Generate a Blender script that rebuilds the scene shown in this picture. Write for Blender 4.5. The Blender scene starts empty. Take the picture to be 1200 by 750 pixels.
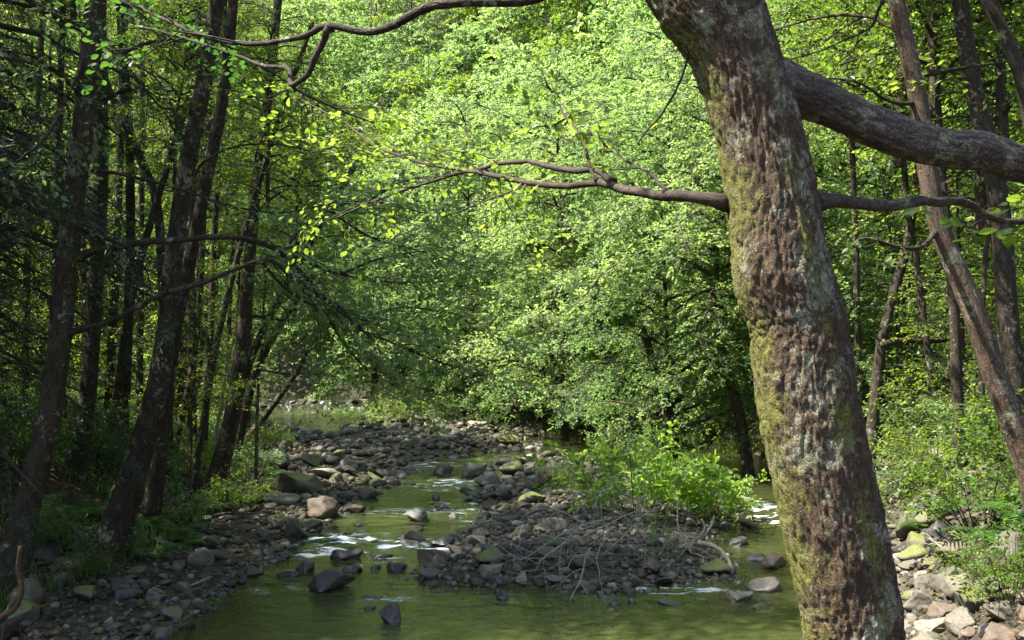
import bpy, math
import numpy as np
from mathutils import Vector, Matrix

rng = np.random.default_rng(11)
S = bpy.context.scene
COL = S.collection
W0, H0, F = 1200.0, 750.0, 1152.0
CAMZ = 2.2
PITCH = math.atan(55.0 / F)
RD = math.radians

# ------------------------------------------------------------------ helpers
def hash3(ix, iy, iz, seed):
    h = (ix.astype(np.int64) * 374761393 + iy.astype(np.int64) * 668265263 + iz.astype(np.int64) * 2147483647 + seed * 144269504) & 0xFFFFFFFF
    h = ((h ^ (h >> 13)) * 1274126177) & 0xFFFFFFFF
    h = ((h ^ (h >> 16)) * 2246822519) & 0xFFFFFFFF
    h = h ^ (h >> 15)
    return (h & 0xFFFF) / 65535.0

def vnoise(x, y, z=None, seed=0):
    x = np.asarray(x, float); y = np.asarray(y, float)
    z = np.zeros_like(x) if z is None else np.asarray(z, float)
    ix, iy, iz = np.floor(x), np.floor(y), np.floor(z)
    fx, fy, fz = x - ix, y - iy, z - iz
    fx, fy, fz = [f * f * (3 - 2 * f) for f in (fx, fy, fz)]
    out = 0
    for a in (0, 1):
        for b in (0, 1):
            for c in (0, 1):
                w = (fx if a else 1 - fx) * (fy if b else 1 - fy) * (fz if c else 1 - fz)
                out = out + w * hash3(ix + a, iy + b, iz + c, seed)
    return out * 2 - 1

def fbm(x, y, z=None, seed=0, oct=4):
    s, a, t = 0, 0.5, 0
    for o in range(oct):
        k = 2.03 ** o
        s = s + a * vnoise(np.asarray(x) * k, np.asarray(y) * k, None if z is None else np.asarray(z) * k, seed + o)
        t += a; a *= 0.5
    return s / t

def sstep(a, b, x):
    t = np.clip((np.asarray(x, float) - a) / (b - a), 0, 1)
    return t * t * (3 - 2 * t)

def at(px, py, Y):
    xc, yc = (px - 600) / F, (375 - py) / F
    d = np.array([xc, math.cos(PITCH) - yc * math.sin(PITCH), math.sin(PITCH) + yc * math.cos(PITCH)])
    t = Y / d[1]
    return np.array([0, 0, CAMZ]) + d * t

def mesh_np(name, V, faces, mats, smooth=False, attrs=None, mat_idx=None):
    """faces: list of int arrays (n,k)"""
    V = np.asarray(V, np.float32)
    me = bpy.data.meshes.new(name)
    me.vertices.add(len(V)); me.vertices.foreach_set('co', V.ravel())
    loops = np.concatenate([f.ravel() for f in faces]).astype(np.int32)
    tot = np.concatenate([np.full(len(f), f.shape[1], np.int32) for f in faces])
    st = np.concatenate([[0], np.cumsum(tot)[:-1]]).astype(np.int32)
    me.loops.add(len(loops)); me.loops.foreach_set('vertex_index', loops)
    me.polygons.add(len(tot)); me.polygons.foreach_set('loop_start', st)
    try: me.polygons.foreach_set('loop_total', tot)
    except Exception: pass
    for m in mats: me.materials.append(m)
    if mat_idx is not None: me.polygons.foreach_set('material_index', np.asarray(mat_idx, np.int32))
    me.polygons.foreach_set('use_smooth', np.full(len(tot), bool(smooth)))
    for k, v in (attrs or {}).items():
        v = np.asarray(v, np.float32)
        if v.ndim == 1:
            a = me.attributes.new(k, 'FLOAT', 'POINT'); a.data.foreach_set('value', v)
        else:
            a = me.attributes.new(k, 'FLOAT_VECTOR', 'POINT'); a.data.foreach_set('vector', v.ravel())
    me.update(calc_edges=True)
    return me

def link(name, me, parent=None, loc=(0, 0, 0), rz=0.0, sc=1.0):
    o = bpy.data.objects.new(name, me); COL.objects.link(o)
    o.location = loc; o.rotation_euler = (0, 0, rz)
    o.scale = (sc, sc, sc) if np.isscalar(sc) else sc
    if parent is not None: o.parent = parent
    return o

def tag(o, label=None, cat=None, group=None, kind=None):
    if label: o['label'] = label
    if cat: o['category'] = cat
    if group: o['group'] = group
    if kind: o['kind'] = kind
    return o

def thing(name, loc, label, cat, group=None):
    return tag(link(name, None, None, loc), label, cat, group)

class Geo:
    def __init__(s): s.V = []; s.Fq = []; s.n = 0; s.A = {}; s.M = []
    def add(s, V, faces, mat=0, **attrs):
        s.V.append(V)
        for f in faces: s.Fq.append(f + s.n); s.M.append(np.full(len(f), mat, np.int32))
        for k, v in attrs.items(): s.A.setdefault(k, []).append((s.n, v))
        s.n += len(V)
    def mesh(s, name, mats, smooth=True):
        V = np.concatenate(s.V); attrs = {}
        for k, L in s.A.items():
            d = L[0][1].ndim
            a = np.zeros(len(V)) if d == 1 else np.zeros((len(V), 3))
            for st, v in L: a[st:st + len(v)] = v
            attrs[k] = a
        return mesh_np(name, V, s.Fq, mats, smooth, attrs, np.concatenate(s.M))

def catmull(P, n):
    P = np.asarray(P, float)
    Q = np.vstack([2 * P[0] - P[1], P, 2 * P[-1] - P[-2]])
    m = len(P) - 1
    t = np.linspace(0, m, n); i = np.minimum(t.astype(int), m - 1); u = (t - i)[:, None]
    p0, p1, p2, p3 = Q[i], Q[i + 1], Q[i + 2], Q[i + 3]
    return 0.5 * ((2 * p1) + (-p0 + p2) * u + (2 * p0 - 5 * p1 + 4 * p2 - p3) * u ** 2 + (-p0 + 3 * p1 - 3 * p2 + p3) * u ** 3)

def unit(v): return v / (np.linalg.norm(v, axis=-1, keepdims=True) + 1e-9)

def tube(P, R, seg=8, bump=0.0, bscale=3.0, seed=0, cap=True, dispfn=None):
    """swept tube: returns V, faces, bark coordinate"""
    P = np.asarray(P, float); R = np.asarray(R, float); n = len(P)
    T = unit(np.gradient(P, axis=0))
    ref = np.array([0, 0, 1.0]) if abs(T[0][2]) < 0.9 else np.array([0, 1.0, 0])
    U = np.zeros_like(P); u = unit(np.cross(T[0], np.cross(ref, T[0])))
    for i in range(n):
        u = unit(u - T[i] * np.dot(u, T[i])); U[i] = u
    B = np.cross(T, U)
    s = np.concatenate([[0], np.cumsum(np.linalg.norm(np.diff(P, axis=0), axis=1))])
    th = np.linspace(0, 2 * np.pi, seg, endpoint=False)
    c, sn = np.cos(th), np.sin(th)
    r0 = float(np.mean(R))
    bark = np.stack([np.broadcast_to(r0 * c, (n, seg)), np.broadcast_to(r0 * sn, (n, seg)), np.broadcast_to(s[:, None], (n, seg))], -1)
    RR = np.broadcast_to(R[:, None], (n, seg)).copy()
    if bump:
        RR *= 1 + bump * fbm(bark[..., 0] / r0 * bscale * .5, bark[..., 1] / r0 * bscale * .5, bark[..., 2] / r0 * bscale * .25, seed, 3)
    if dispfn is not None: RR = RR + dispfn(bark, RR)
    V = P[:, None] + (U[:, None] * c[None, :, None] + B[:, None] * sn[None, :, None]) * RR[..., None]
    i = np.arange(n - 1)[:, None] * seg; j = np.arange(seg)[None]; j2 = (j + 1) % seg
    f = np.stack([i + j, i + j2, i + seg + j2, i + seg + j], -1).reshape(-1, 4)
    V = V.reshape(-1, 3); bark = bark.reshape(-1, 3)
    faces = [f]
    if cap and seg <= 64:
        faces.append(np.arange(seg)[None] + (n - 1) * seg)
        faces.append(np.arange(seg)[::-1][None].copy())
    return V, faces, bark

# ------------------------------------------------------------------ materials
def newmat(name):
    m = bpy.data.materials.new(name); m.use_nodes = True
    nt = m.node_tree; nt.nodes.clear()
    return m, nt, nt.nodes, nt.links

def N(nt, t, **kw):
    n = nt.nodes.new(t)
    for k, v in kw.items(): setattr(n, k, v)
    return n

def ramp(nt, fac, stops):
    r = N(nt, 'ShaderNodeValToRGB'); el = r.color_ramp.elements
    while len(el) < len(stops): el.new(0.5)
    for e, (p, c) in zip(el, stops):
        e.position = p; e.color = (*c, 1) if len(c) == 3 else c
    nt.links.new(fac, r.inputs[0]); return r

def noise(nt, vec, scale, detail=4, rough=.55, dist=0):
    n = N(nt, 'ShaderNodeTexNoise'); n.inputs['Scale'].default_value = scale
    n.inputs['Detail'].default_value = detail; n.inputs['Roughness'].default_value = rough; n.inputs['Distortion'].default_value = dist
    if vec is not None: nt.links.new(vec, n.inputs['Vector'])
    return n

def mixc(nt, fac, a, b, mode='MIX'):
    m = N(nt, 'ShaderNodeMix', data_type='RGBA', blend_type=mode)
    for sock, v in ((0, fac), (6, a), (7, b)):
        if hasattr(v, 'is_output'): nt.links.new(v, m.inputs[sock])
        elif isinstance(v, (int, float)): m.inputs[sock].default_value = v
        else: m.inputs[sock].default_value = (*v, 1)
    return m.outputs[2]

def mth(nt, op, a, b=None, clamp=False):
    m = N(nt, 'ShaderNodeMath', operation=op); m.use_clamp = clamp
    for i, v in enumerate((a, b)):
        if v is None: continue
        if hasattr(v, 'is_output'): nt.links.new(v, m.inputs[i])
        else: m.inputs[i].default_value = v
    return m.outputs[0]

def leaf_mat(name, lo, hi, tlo, thi, trans=.5, rough=.42, spec=.35):
    m, nt, nd, lk = newmat(name)
    a = N(nt, 'ShaderNodeAttribute'); a.attribute_name = 'tint'
    c1 = ramp(nt, a.outputs['Fac'], [(0, lo), (1, hi)]); c2 = ramp(nt, a.outputs['Fac'], [(0, tlo), (1, thi)])
    oi = N(nt, 'ShaderNodeObjectInfo')
    tv = ramp(nt, oi.outputs['Random'], [(0, (.66, .74, .62)), (.35, (.84, .92, .92)), (.65, (1, 1, 1)), (1, (1.1, 1.06, .95))])
    k1 = mixc(nt, 1.0, c1.outputs[0], tv.outputs[0], 'MULTIPLY'); k2 = mixc(nt, 1.0, c2.outputs[0], tv.outputs[0], 'MULTIPLY')
    p = N(nt, 'ShaderNodeBsdfPrincipled'); p.inputs['Roughness'].default_value = rough
    p.inputs['Specular IOR Level'].default_value = spec
    lk.new(k1, p.inputs['Base Color'])
    t = N(nt, 'ShaderNodeBsdfTranslucent'); lk.new(k2, t.inputs[0])
    mx = N(nt, 'ShaderNodeMixShader'); mx.inputs[0].default_value = trans
    lk.new(p.outputs[0], mx.inputs[1]); lk.new(t.outputs[0], mx.inputs[2])
    o = N(nt, 'ShaderNodeOutputMaterial'); lk.new(mx.outputs[0], o.inputs[0])
    return m

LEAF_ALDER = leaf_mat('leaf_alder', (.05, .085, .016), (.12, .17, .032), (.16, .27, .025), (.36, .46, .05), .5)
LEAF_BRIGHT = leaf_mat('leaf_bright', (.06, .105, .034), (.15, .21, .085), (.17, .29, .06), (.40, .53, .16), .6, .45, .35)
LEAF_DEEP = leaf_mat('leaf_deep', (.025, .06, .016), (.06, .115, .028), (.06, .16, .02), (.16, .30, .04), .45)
LEAF_YELLOW = leaf_mat('leaf_fresh', (.09, .15, .02), (.17, .25, .04), (.26, .42, .03), (.45, .60, .07), .55)
NEEDLE = leaf_mat('needle', (.012, .026, .012), (.03, .05, .02), (.03, .06, .015), (.06, .10, .02), .25)
FERN = leaf_mat('fern_leaf', (.03, .075, .02), (.08, .16, .03), (.08, .20, .03), (.22, .38, .05), .45)
GRASS = leaf_mat('grass_blade', (.05, .10, .02), (.12, .18, .05), (.12, .24, .03), (.26, .38, .08), .45)
DEADLEAF = leaf_mat('dead_leaf', (.05, .028, .014), (.17, .10, .05), (.1, .05, .02), (.2, .11, .05), .2, .7, .2)

def bark_mat(name, c0, c1, lichen=.0, moss=.0, scale=1.0, bump=.6, lich_c=(.29, .285, .20), moss_c=(.115, .115, .026)):
    m, nt, nd, lk = newmat(name)
    a = N(nt, 'ShaderNodeAttribute'); a.attribute_name = 'bark'
    mp = N(nt, 'ShaderNodeMapping'); mp.inputs['Scale'].default_value = (1, 1, .33); lk.new(a.outputs['Vector'], mp.inputs[0])
    n0 = noise(nt, mp.outputs[0], 16 * scale, 3, .55, .8)
    rd = mth(nt, 'ABSOLUTE', mth(nt, 'SUBTRACT', n0.outputs['Fac'], .5))
    n1 = noise(nt, a.outputs['Vector'], 42 * scale, 3, .6, .5)
    rd1 = mth(nt, 'ABSOLUTE', mth(nt, 'SUBTRACT', n1.outputs['Fac'], .5))
    crack = ramp(nt, mth(nt, 'MINIMUM', rd, mth(nt, 'ADD', rd1, .012)), [(0, (0, 0, 0)), (.07, (1, 1, 1))])
    n2 = noise(nt, mp.outputs[0], 11 * scale, 5, .65)
    fine = noise(nt, a.outputs['Vector'], 95 * scale, 5, .7)
    col = mixc(nt, ramp(nt, n2.outputs['Fac'], [(.3, (0, 0, 0)), (.7, (1, 1, 1))]).outputs[0], c0, c1)
    col = mixc(nt, ramp(nt, fine.outputs['Fac'], [(.35, (0, 0, 0)), (.6, (1, 1, 1))]).outputs[0], mixc(nt, .55, col, (.02, .014, .01)), col)
    col = mixc(nt, crack.outputs[0], tuple(x * .42 for x in c0), col)
    hgt = mth(nt, 'ADD', mth(nt, 'MULTIPLY', crack.outputs[0], .45), mth(nt, 'MULTIPLY', fine.outputs['Fac'], .7))
    if lichen:
        big = noise(nt, a.outputs['Vector'], 5.5 * scale, 2, .5); sm = noise(nt, a.outputs['Vector'], 26 * scale, 5, .62, .4)
        s = mth(nt, 'ADD', mth(nt, 'MULTIPLY', big.outputs['Fac'], .85), mth(nt, 'MULTIPLY', sm.outputs['Fac'], .75))
        k = ramp(nt, s, [(.86 - lichen * .1, (0, 0, 0)), (.90 - lichen * .1, (.75, .75, .75)), (1, (1, 1, 1))])
        lc = mixc(nt, noise(nt, a.outputs['Vector'], 60 * scale, 3).outputs['Fac'], tuple(x * .45 for x in lich_c), tuple(x * 1.25 for x in lich_c))
        kk = mth(nt, 'MULTIPLY', k.outputs[0], mth(nt, 'ADD', mth(nt, 'MULTIPLY', crack.outputs[0], .7), .25))
        col = mixc(nt, kk, col, lc)
    if moss:
        ma = N(nt, 'ShaderNodeAttribute'); ma.attribute_name = 'moss'
        big = noise(nt, a.outputs['Vector'], 3.5 * scale, 3, .6); sm = noise(nt, a.outputs['Vector'], 34 * scale, 4, .65)
        s = mth(nt, 'ADD', mth(nt, 'ADD', mth(nt, 'MULTIPLY', big.outputs['Fac'], .6), mth(nt, 'MULTIPLY', sm.outputs['Fac'], .55)), mth(nt, 'MULTIPLY', ma.outputs['Fac'], .4))
        k = ramp(nt, s, [(.80 - moss * .1, (0, 0, 0)), (.93 - moss * .1, (.9, .9, .9))])
        mc = mixc(nt, sm.outputs['Fac'], tuple(x * .5 for x in moss_c), tuple(x * 1.6 for x in moss_c))
        col = mixc(nt, k.outputs[0], col, mc)
        hgt = mth(nt, 'ADD', hgt, mth(nt, 'MULTIPLY', k.outputs[0], .25))
    p = N(nt, 'ShaderNodeBsdfPrincipled'); p.inputs['Roughness'].default_value = .85; p.inputs['Specular IOR Level'].default_value = .25
    lk.new(col, p.inputs['Base Color'])
    b = N(nt, 'ShaderNodeBump'); b.inputs['Strength'].default_value = bump; b.inputs['Distance'].default_value = .02 / scale
    lk.new(hgt, b.inputs['Height']); lk.new(b.outputs[0], p.inputs['Normal'])
    o = N(nt, 'ShaderNodeOutputMaterial'); lk.new(p.outputs[0], o.inputs[0])
    return m

BARK_BIG = bark_mat('bark_foreground', (.088, .056, .032), (.155, .105, .062), lichen=.3, moss=.85, scale=1.25, bump=.8)
BARK_LIMB = bark_mat('bark_limb', (.10, .075, .062), (.19, .145, .12), lichen=.15, moss=.1, scale=1.3, bump=.8)
BARK_DARK = bark_mat('bark_dark', (.045, .034, .022), (.10, .075, .048), lichen=-.5, moss=.35, scale=.8, moss_c=(.055, .065, .018))
BARK_WARM = bark_mat('bark_warm', (.10, .066, .043), (.185, .125, .085), lichen=-.3, moss=.0, scale=1.0)
BARK_TWIG = bark_mat('bark_twig', (.05, .036, .026), (.11, .08, .058), scale=2.0, bump=.3)
DEADWOOD = bark_mat('dead_wood', (.34, .26, .18), (.52, .43, .33), scale=2.5, bump=.4)
PALEWOOD = bark_mat('pale_wood', (.32, .29, .23), (.50, .46, .38), scale=2, bump=.3)

def rock_mat(name, c0, c1, moss=0.0, rough=.75, moss_c=(.10, .11, .02)):
    m, nt, nd, lk = newmat(name)
    tc = N(nt, 'ShaderNodeTexCoord'); oi = N(nt, 'ShaderNodeObjectInfo'); ge = N(nt, 'ShaderNodeNewGeometry')
    vm = N(nt, 'ShaderNodeVectorMath', operation='ADD'); lk.new(ge.outputs['Position'], vm.inputs[0]); lk.new(oi.outputs['Random'], vm.inputs[1])
    n1 = noise(nt, vm.outputs[0], 5, 4, .6); n2 = noise(nt, vm.outputs[0], 38, 5, .7); n3 = noise(nt, vm.outputs[0], 2.2, 2)
    col = mixc(nt, n1.outputs['Fac'], c0, c1)
    rr = ramp(nt, oi.outputs['Random'], [(0, (.62, .58, .52)), (.5, (1, .97, .92)), (1, (1.25, 1.22, 1.2))])
    col = mixc(nt, 1.0, col, rr.outputs[0], 'MULTIPLY')
    sp = ramp(nt, n2.outputs['Fac'], [(.3, (.5, .5, .5)), (.6, (1, 1, 1)), (.8, (1.35, 1.35, 1.3))])
    col = mixc(nt, 1.0, col, sp.outputs[0], 'MULTIPLY')
    sx = N(nt, 'ShaderNodeSeparateXYZ'); lk.new(ge.outputs['Position'], sx.inputs[0])
    nx = N(nt, 'ShaderNodeSeparateXYZ'); lk.new(ge.outputs['Normal'], nx.inputs[0])
    if moss:
        s = mth(nt, 'ADD', mth(nt, 'MULTIPLY', nx.outputs[2], .35), mth(nt, 'ADD', mth(nt, 'MULTIPLY', n1.outputs['Fac'], .5), mth(nt, 'MULTIPLY', n3.outputs['Fac'], .5)))
        k = ramp(nt, s, [(.86 - .28 * moss, (0, 0, 0)), (1.0 - .28 * moss, (1, 1, 1))])
        col = mixc(nt, k.outputs[0], col, mixc(nt, n2.outputs['Fac'], tuple(x * .5 for x in moss_c), tuple(x * 1.5 for x in moss_c)))
    # water-soaked foot of the stone: darker and glossier up to a ragged tide line
    wl = mth(nt, 'ADD', sx.outputs[2], mth(nt, 'MULTIPLY', n1.outputs['Fac'], -.1))
    wet = ramp(nt, mth(nt, 'MULTIPLY', mth(nt, 'ADD', wl, .1), 4), [(.2, (1, 1, 1)), (.5, (0, 0, 0))])
    col = mixc(nt, wet.outputs[0], col, mixc(nt, .72, col, (.012, .012, .008)))
    p = N(nt, 'ShaderNodeBsdfPrincipled')
    lk.new(col, p.inputs['Base Color'])
    lk.new(mth(nt, 'SUBTRACT', rough, mth(nt, 'MULTIPLY', wet.outputs[0], .45)), p.inputs['Roughness'])
    b = N(nt, 'ShaderNodeBump'); b.inputs['Strength'].default_value = .5; b.inputs['Distance'].default_value = .03
    lk.new(mth(nt, 'ADD', n1.outputs['Fac'], mth(nt, 'MULTIPLY', n2.outputs['Fac'], .35)), b.inputs['Height']); lk.new(b.outputs[0], p.inputs['Normal'])
    o = N(nt, 'ShaderNodeOutputMaterial'); lk.new(p.outputs[0], o.inputs[0])
    return m

ROCK = {
    'grey': rock_mat('rock_grey', (.062, .053, .038), (.155, .138, .105)),
    'brown': rock_mat('rock_brown', (.065, .048, .033), (.15, .115, .082)),
    'dark': rock_mat('rock_dark', (.025, .024, .022), (.065, .06, .052), rough=.55),
    'mossy': rock_mat('rock_mossy', (.075, .065, .048), (.16, .145, .11), moss=.8),
    'pale': rock_mat('rock_pale', (.12, .106, .08), (.235, .21, .165)),
}

# ------------------------------------------------------------------ terrain
TY = [3, 6, 8.5, 11.5, 15, 21, 28, 36, 45, 60, 90]
BL = [-7.5, -5.0, -4.4, -3.95, -4.4, -5.7, -7.2, -9.5, -11.6, -16, -25]
WL = [-5.5, -3.3, -2.85, -2.65, -2.6, -2.6, -2.8, -8.9, -11.2, -15.5, -24]
RY = [3, 6, 9, 12, 15, 20, 26, 32, 36, 40, 46, 60, 90]
BR = [2.6, 2.8, 3.5, 4.6, 5.2, 6.0, 6.5, 4.0, -.8, -5.5, -7.0, -11, -19]

def height(x, Y):
    x = np.asarray(x, float); Y = np.asarray(Y, float)
    bl = np.interp(Y, TY, BL); wl = np.interp(Y, TY, WL); br = np.interp(Y, RY, BR)
    n1 = fbm(x * .55, Y * .55, None, 3, 3); n2 = fbm(x * 2.1, Y * 2.1, None, 7, 3)
    h = -.26 + .10 * n1 + .04 * n2
    # left gravel beach
    t = (wl - x) / np.maximum(wl - bl, .3)
    beach = np.where(t > 0, .20 * t, t * .5)
    h = np.maximum(h, np.minimum(beach, .25) + .05 * n2 + .03 * n1 - .01)
    # mid-stream gravel bar
    xc = np.interp(Y, [9, 11, 14, 18, 24, 26], [.6, .9, 1.5, 1.4, 1.0, .4]); hw = np.interp(Y, [9.2, 10.2, 12, 16, 20, 23, 25], [.3, 1.9, 2.1, 2.2, 2.1, 1.6, .3])
    u = np.abs(x - xc) / hw
    bar = (.24 * (1 - u ** 2)) * sstep(9.3, 11, Y) * sstep(25.5, 22.5, Y) + .17 * n1 - .09 + .05 * n2
    h = np.where(u < 1.15, np.maximum(h, bar), h)
    # far gravel bar
    xc2 = np.interp(Y, [23, 28, 33, 40], [-4.2, -2.6, -2.6, -5.0]); hw2 = np.interp(Y, [22, 26, 32, 37, 41], [1.2, 3.4, 3.4, 2.0, .5])
    u2 = np.abs(x - xc2) / hw2
    bar2 = (.30 * (1 - u2 ** 2)) * sstep(21, 24, Y) * sstep(40, 36, Y) + .2 * n1 - .06 + .05 * n2
    h = np.where(u2 < 1.15, np.maximum(h, bar2), h)
    # left bank
    d = bl - x
    lb = .2 + .75 * sstep(0, 2.6, d) + .10 * np.maximum(d, 0) + .5 * np.maximum(d - 11, 0) + .09 * n1 + .05 * n2
    h = np.where(d > 0, np.maximum(h, lb * sstep(-.05, .5, d) + (1 - sstep(-.05, .5, d)) * h), h)
    # right bank
    d = x - br
    rb = .02 + .95 * sstep(-.4, 2.0, d) + .16 * np.maximum(d, 0) + .55 * np.maximum(d - 8, 0) + .10 * n1 + .05 * n2
    h = np.where(d > -.4, np.maximum(h, rb), h)
    h = h + .75 * np.maximum(Y - 56, 0) * sstep(0, 1, np.ones_like(Y))
    # the bank the photographer stands on
    h = np.maximum(h, .62 * sstep(5.2, 2.8, Y) + .04 * n1 - .02 - .3 * sstep(4.0, 5.2, Y))
    return h

def ground_at(px, py, y0=3.0, y1=120.0):
    ys = np.concatenate([np.arange(y0, 40, .06), np.arange(40, y1, .3)])
    p0, p1 = at(px, py, 1.0), at(px, py, 2.0); d = p1 - p0
    X = p0[0] + d[0] * (ys - 1); Z = p0[2] + d[2] * (ys - 1)
    h = height(X, ys)
    k = np.argmax(Z < np.maximum(h, -.02))
    return np.array([X[k], ys[k], max(h[k], -.05)])

def gz(x, Y): return float(height(np.array([x]), np.array([Y]))[0])

def grid_faces(nx, ny):
    i = np.arange(ny - 1)[:, None] * nx; j = np.arange(nx - 1)[None]
    return np.stack([i + j, i + j + 1, i + nx + j + 1, i + nx + j], -1).reshape(-1, 4)

def build_ground():
    xs = np.concatenate([np.linspace(-160, -26, 30)[:-1], np.linspace(-26, -9, 70)[:-1], np.linspace(-9, 9, 260)[:-1], np.linspace(9, 26, 70)[:-1], np.linspace(26, 160, 30)])
    ys = np.concatenate([np.linspace(-60, 2.5, 25)[:-1], np.linspace(2.5, 26, 300)[:-1], np.linspace(26, 60, 120)[:-1], np.linspace(60, 260, 40)])
    X, Y = np.meshgrid(xs, ys)
    Z = height(X, np.clip(Y, 3, 130))
    Z = np.minimum(Z, 60)
    Z = Z + .02 * fbm(X * 6, Y * 6, None, 21, 2)
    bl = np.interp(Y, TY, BL); br = np.interp(Y, RY, BR)
    soil = np.maximum(sstep(-.2, .7, bl - X), sstep(.3, 1.5, X - br))
    m, nt, nd, lk = newmat('ground_soil')
    ge = N(nt, 'ShaderNodeNewGeometry'); a = N(nt, 'ShaderNodeAttribute'); a.attribute_name = 'soil'
    n1 = noise(nt, ge.outputs['Position'], 1.3, 4); n2 = noise(nt, ge.outputs['Position'], 14, 5, .65); n3 = noise(nt, ge.outputs['Position'], 60, 4, .7)
    v = N(nt, 'ShaderNodeTexVoronoi'); v.inputs['Scale'].default_value = 16; lk.new(ge.outputs['Position'], v.inputs['Vector'])
    gravel = mixc(nt, v.outputs['Color'], (.03, .027, .02), (.10, .09, .07))
    gravel = mixc(nt, n2.outputs['Fac'], gravel, (.06, .05, .03))
    soilc = mixc(nt, n2.outputs['Fac'], (.018, .013, .008), (.075, .052, .03))
    soilc = mixc(nt, ramp(nt, n1.outputs['Fac'], [(.48, (0, 0, 0)), (.62, (.9, .9, .9))]).outputs[0], soilc, (.035, .05, .012))
    s = mth(nt, 'ADD', a.outputs['Fac'], mth(nt, 'MULTIPLY', mth(nt, 'SUBTRACT', n2.outputs['Fac'], .5), .8), True)
    col = mixc(nt, s, gravel, soilc)
    sx = N(nt, 'ShaderNodeSeparateXYZ'); lk.new(ge.outputs['Position'], sx.inputs[0])
    wet = ramp(nt, mth(nt, 'ADD', mth(nt, 'MULTIPLY', sx.outputs[2], 4), .4), [(.45, (1, 1, 1)), (.75, (0, 0, 0))])
    col = mixc(nt, wet.outputs[0], col, mixc(nt, n1.outputs['Fac'], (.05, .045, .018), (.11, .10, .04)))
    p = N(nt, 'ShaderNodeBsdfPrincipled'); p.inputs['Roughness'].default_value = .9; p.inputs['Specular IOR Level'].default_value = .2
    lk.new(col, p.inputs['Base Color'])
    b = N(nt, 'ShaderNodeBump'); b.inputs['Strength'].default_value = .8; b.inputs['Distance'].default_value = .05
    lk.new(mth(nt, 'ADD', mth(nt, 'MULTIPLY', v.outputs['Distance'], -.6), n3.outputs['Fac']), b.inputs['Height']); lk.new(b.outputs[0], p.inputs['Normal'])
    o = N(nt, 'ShaderNodeOutputMaterial'); lk.new(p.outputs[0], o.inputs[0])
    V = np.stack([X, Y, Z], -1).reshape(-1, 3)
    me = mesh_np('ground', V, [grid_faces(len(xs), len(ys))], [m], True, {'soil': soil.ravel()})
    tag(link('ground', me), 'stony brown forest ground with gravel bars and mossy banks', 'ground', kind='structure')
build_ground()

# riffles: (px, py, half-length px, half-height px, strength)
RIFF = [(410, 634, 55, 9, 1), (500, 637, 75, 7, .9), (520, 567, 45, 7, .9), (500, 545, 60, 5, .5), (610, 620, 45, 7, .6), (780, 690, 120, 10, .5),
        (895, 600, 30, 18, 1.0), (690, 668, 60, 6, .5), (440, 655, 40, 6, .5), (560, 600, 60, 6, .5), (330, 690, 60, 12, .35), (450, 700, 50, 6, .4),
        (365, 500, 40, 4, .3), (600, 610, 60, 6, .7), (690, 650, 70, 7, .6), (540, 590, 40, 5, .6), (380, 645, 60, 8, .8), (470, 600, 60, 5, .5), (640, 585, 40, 5, .5), (560, 530, 50, 4, .5)]

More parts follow.
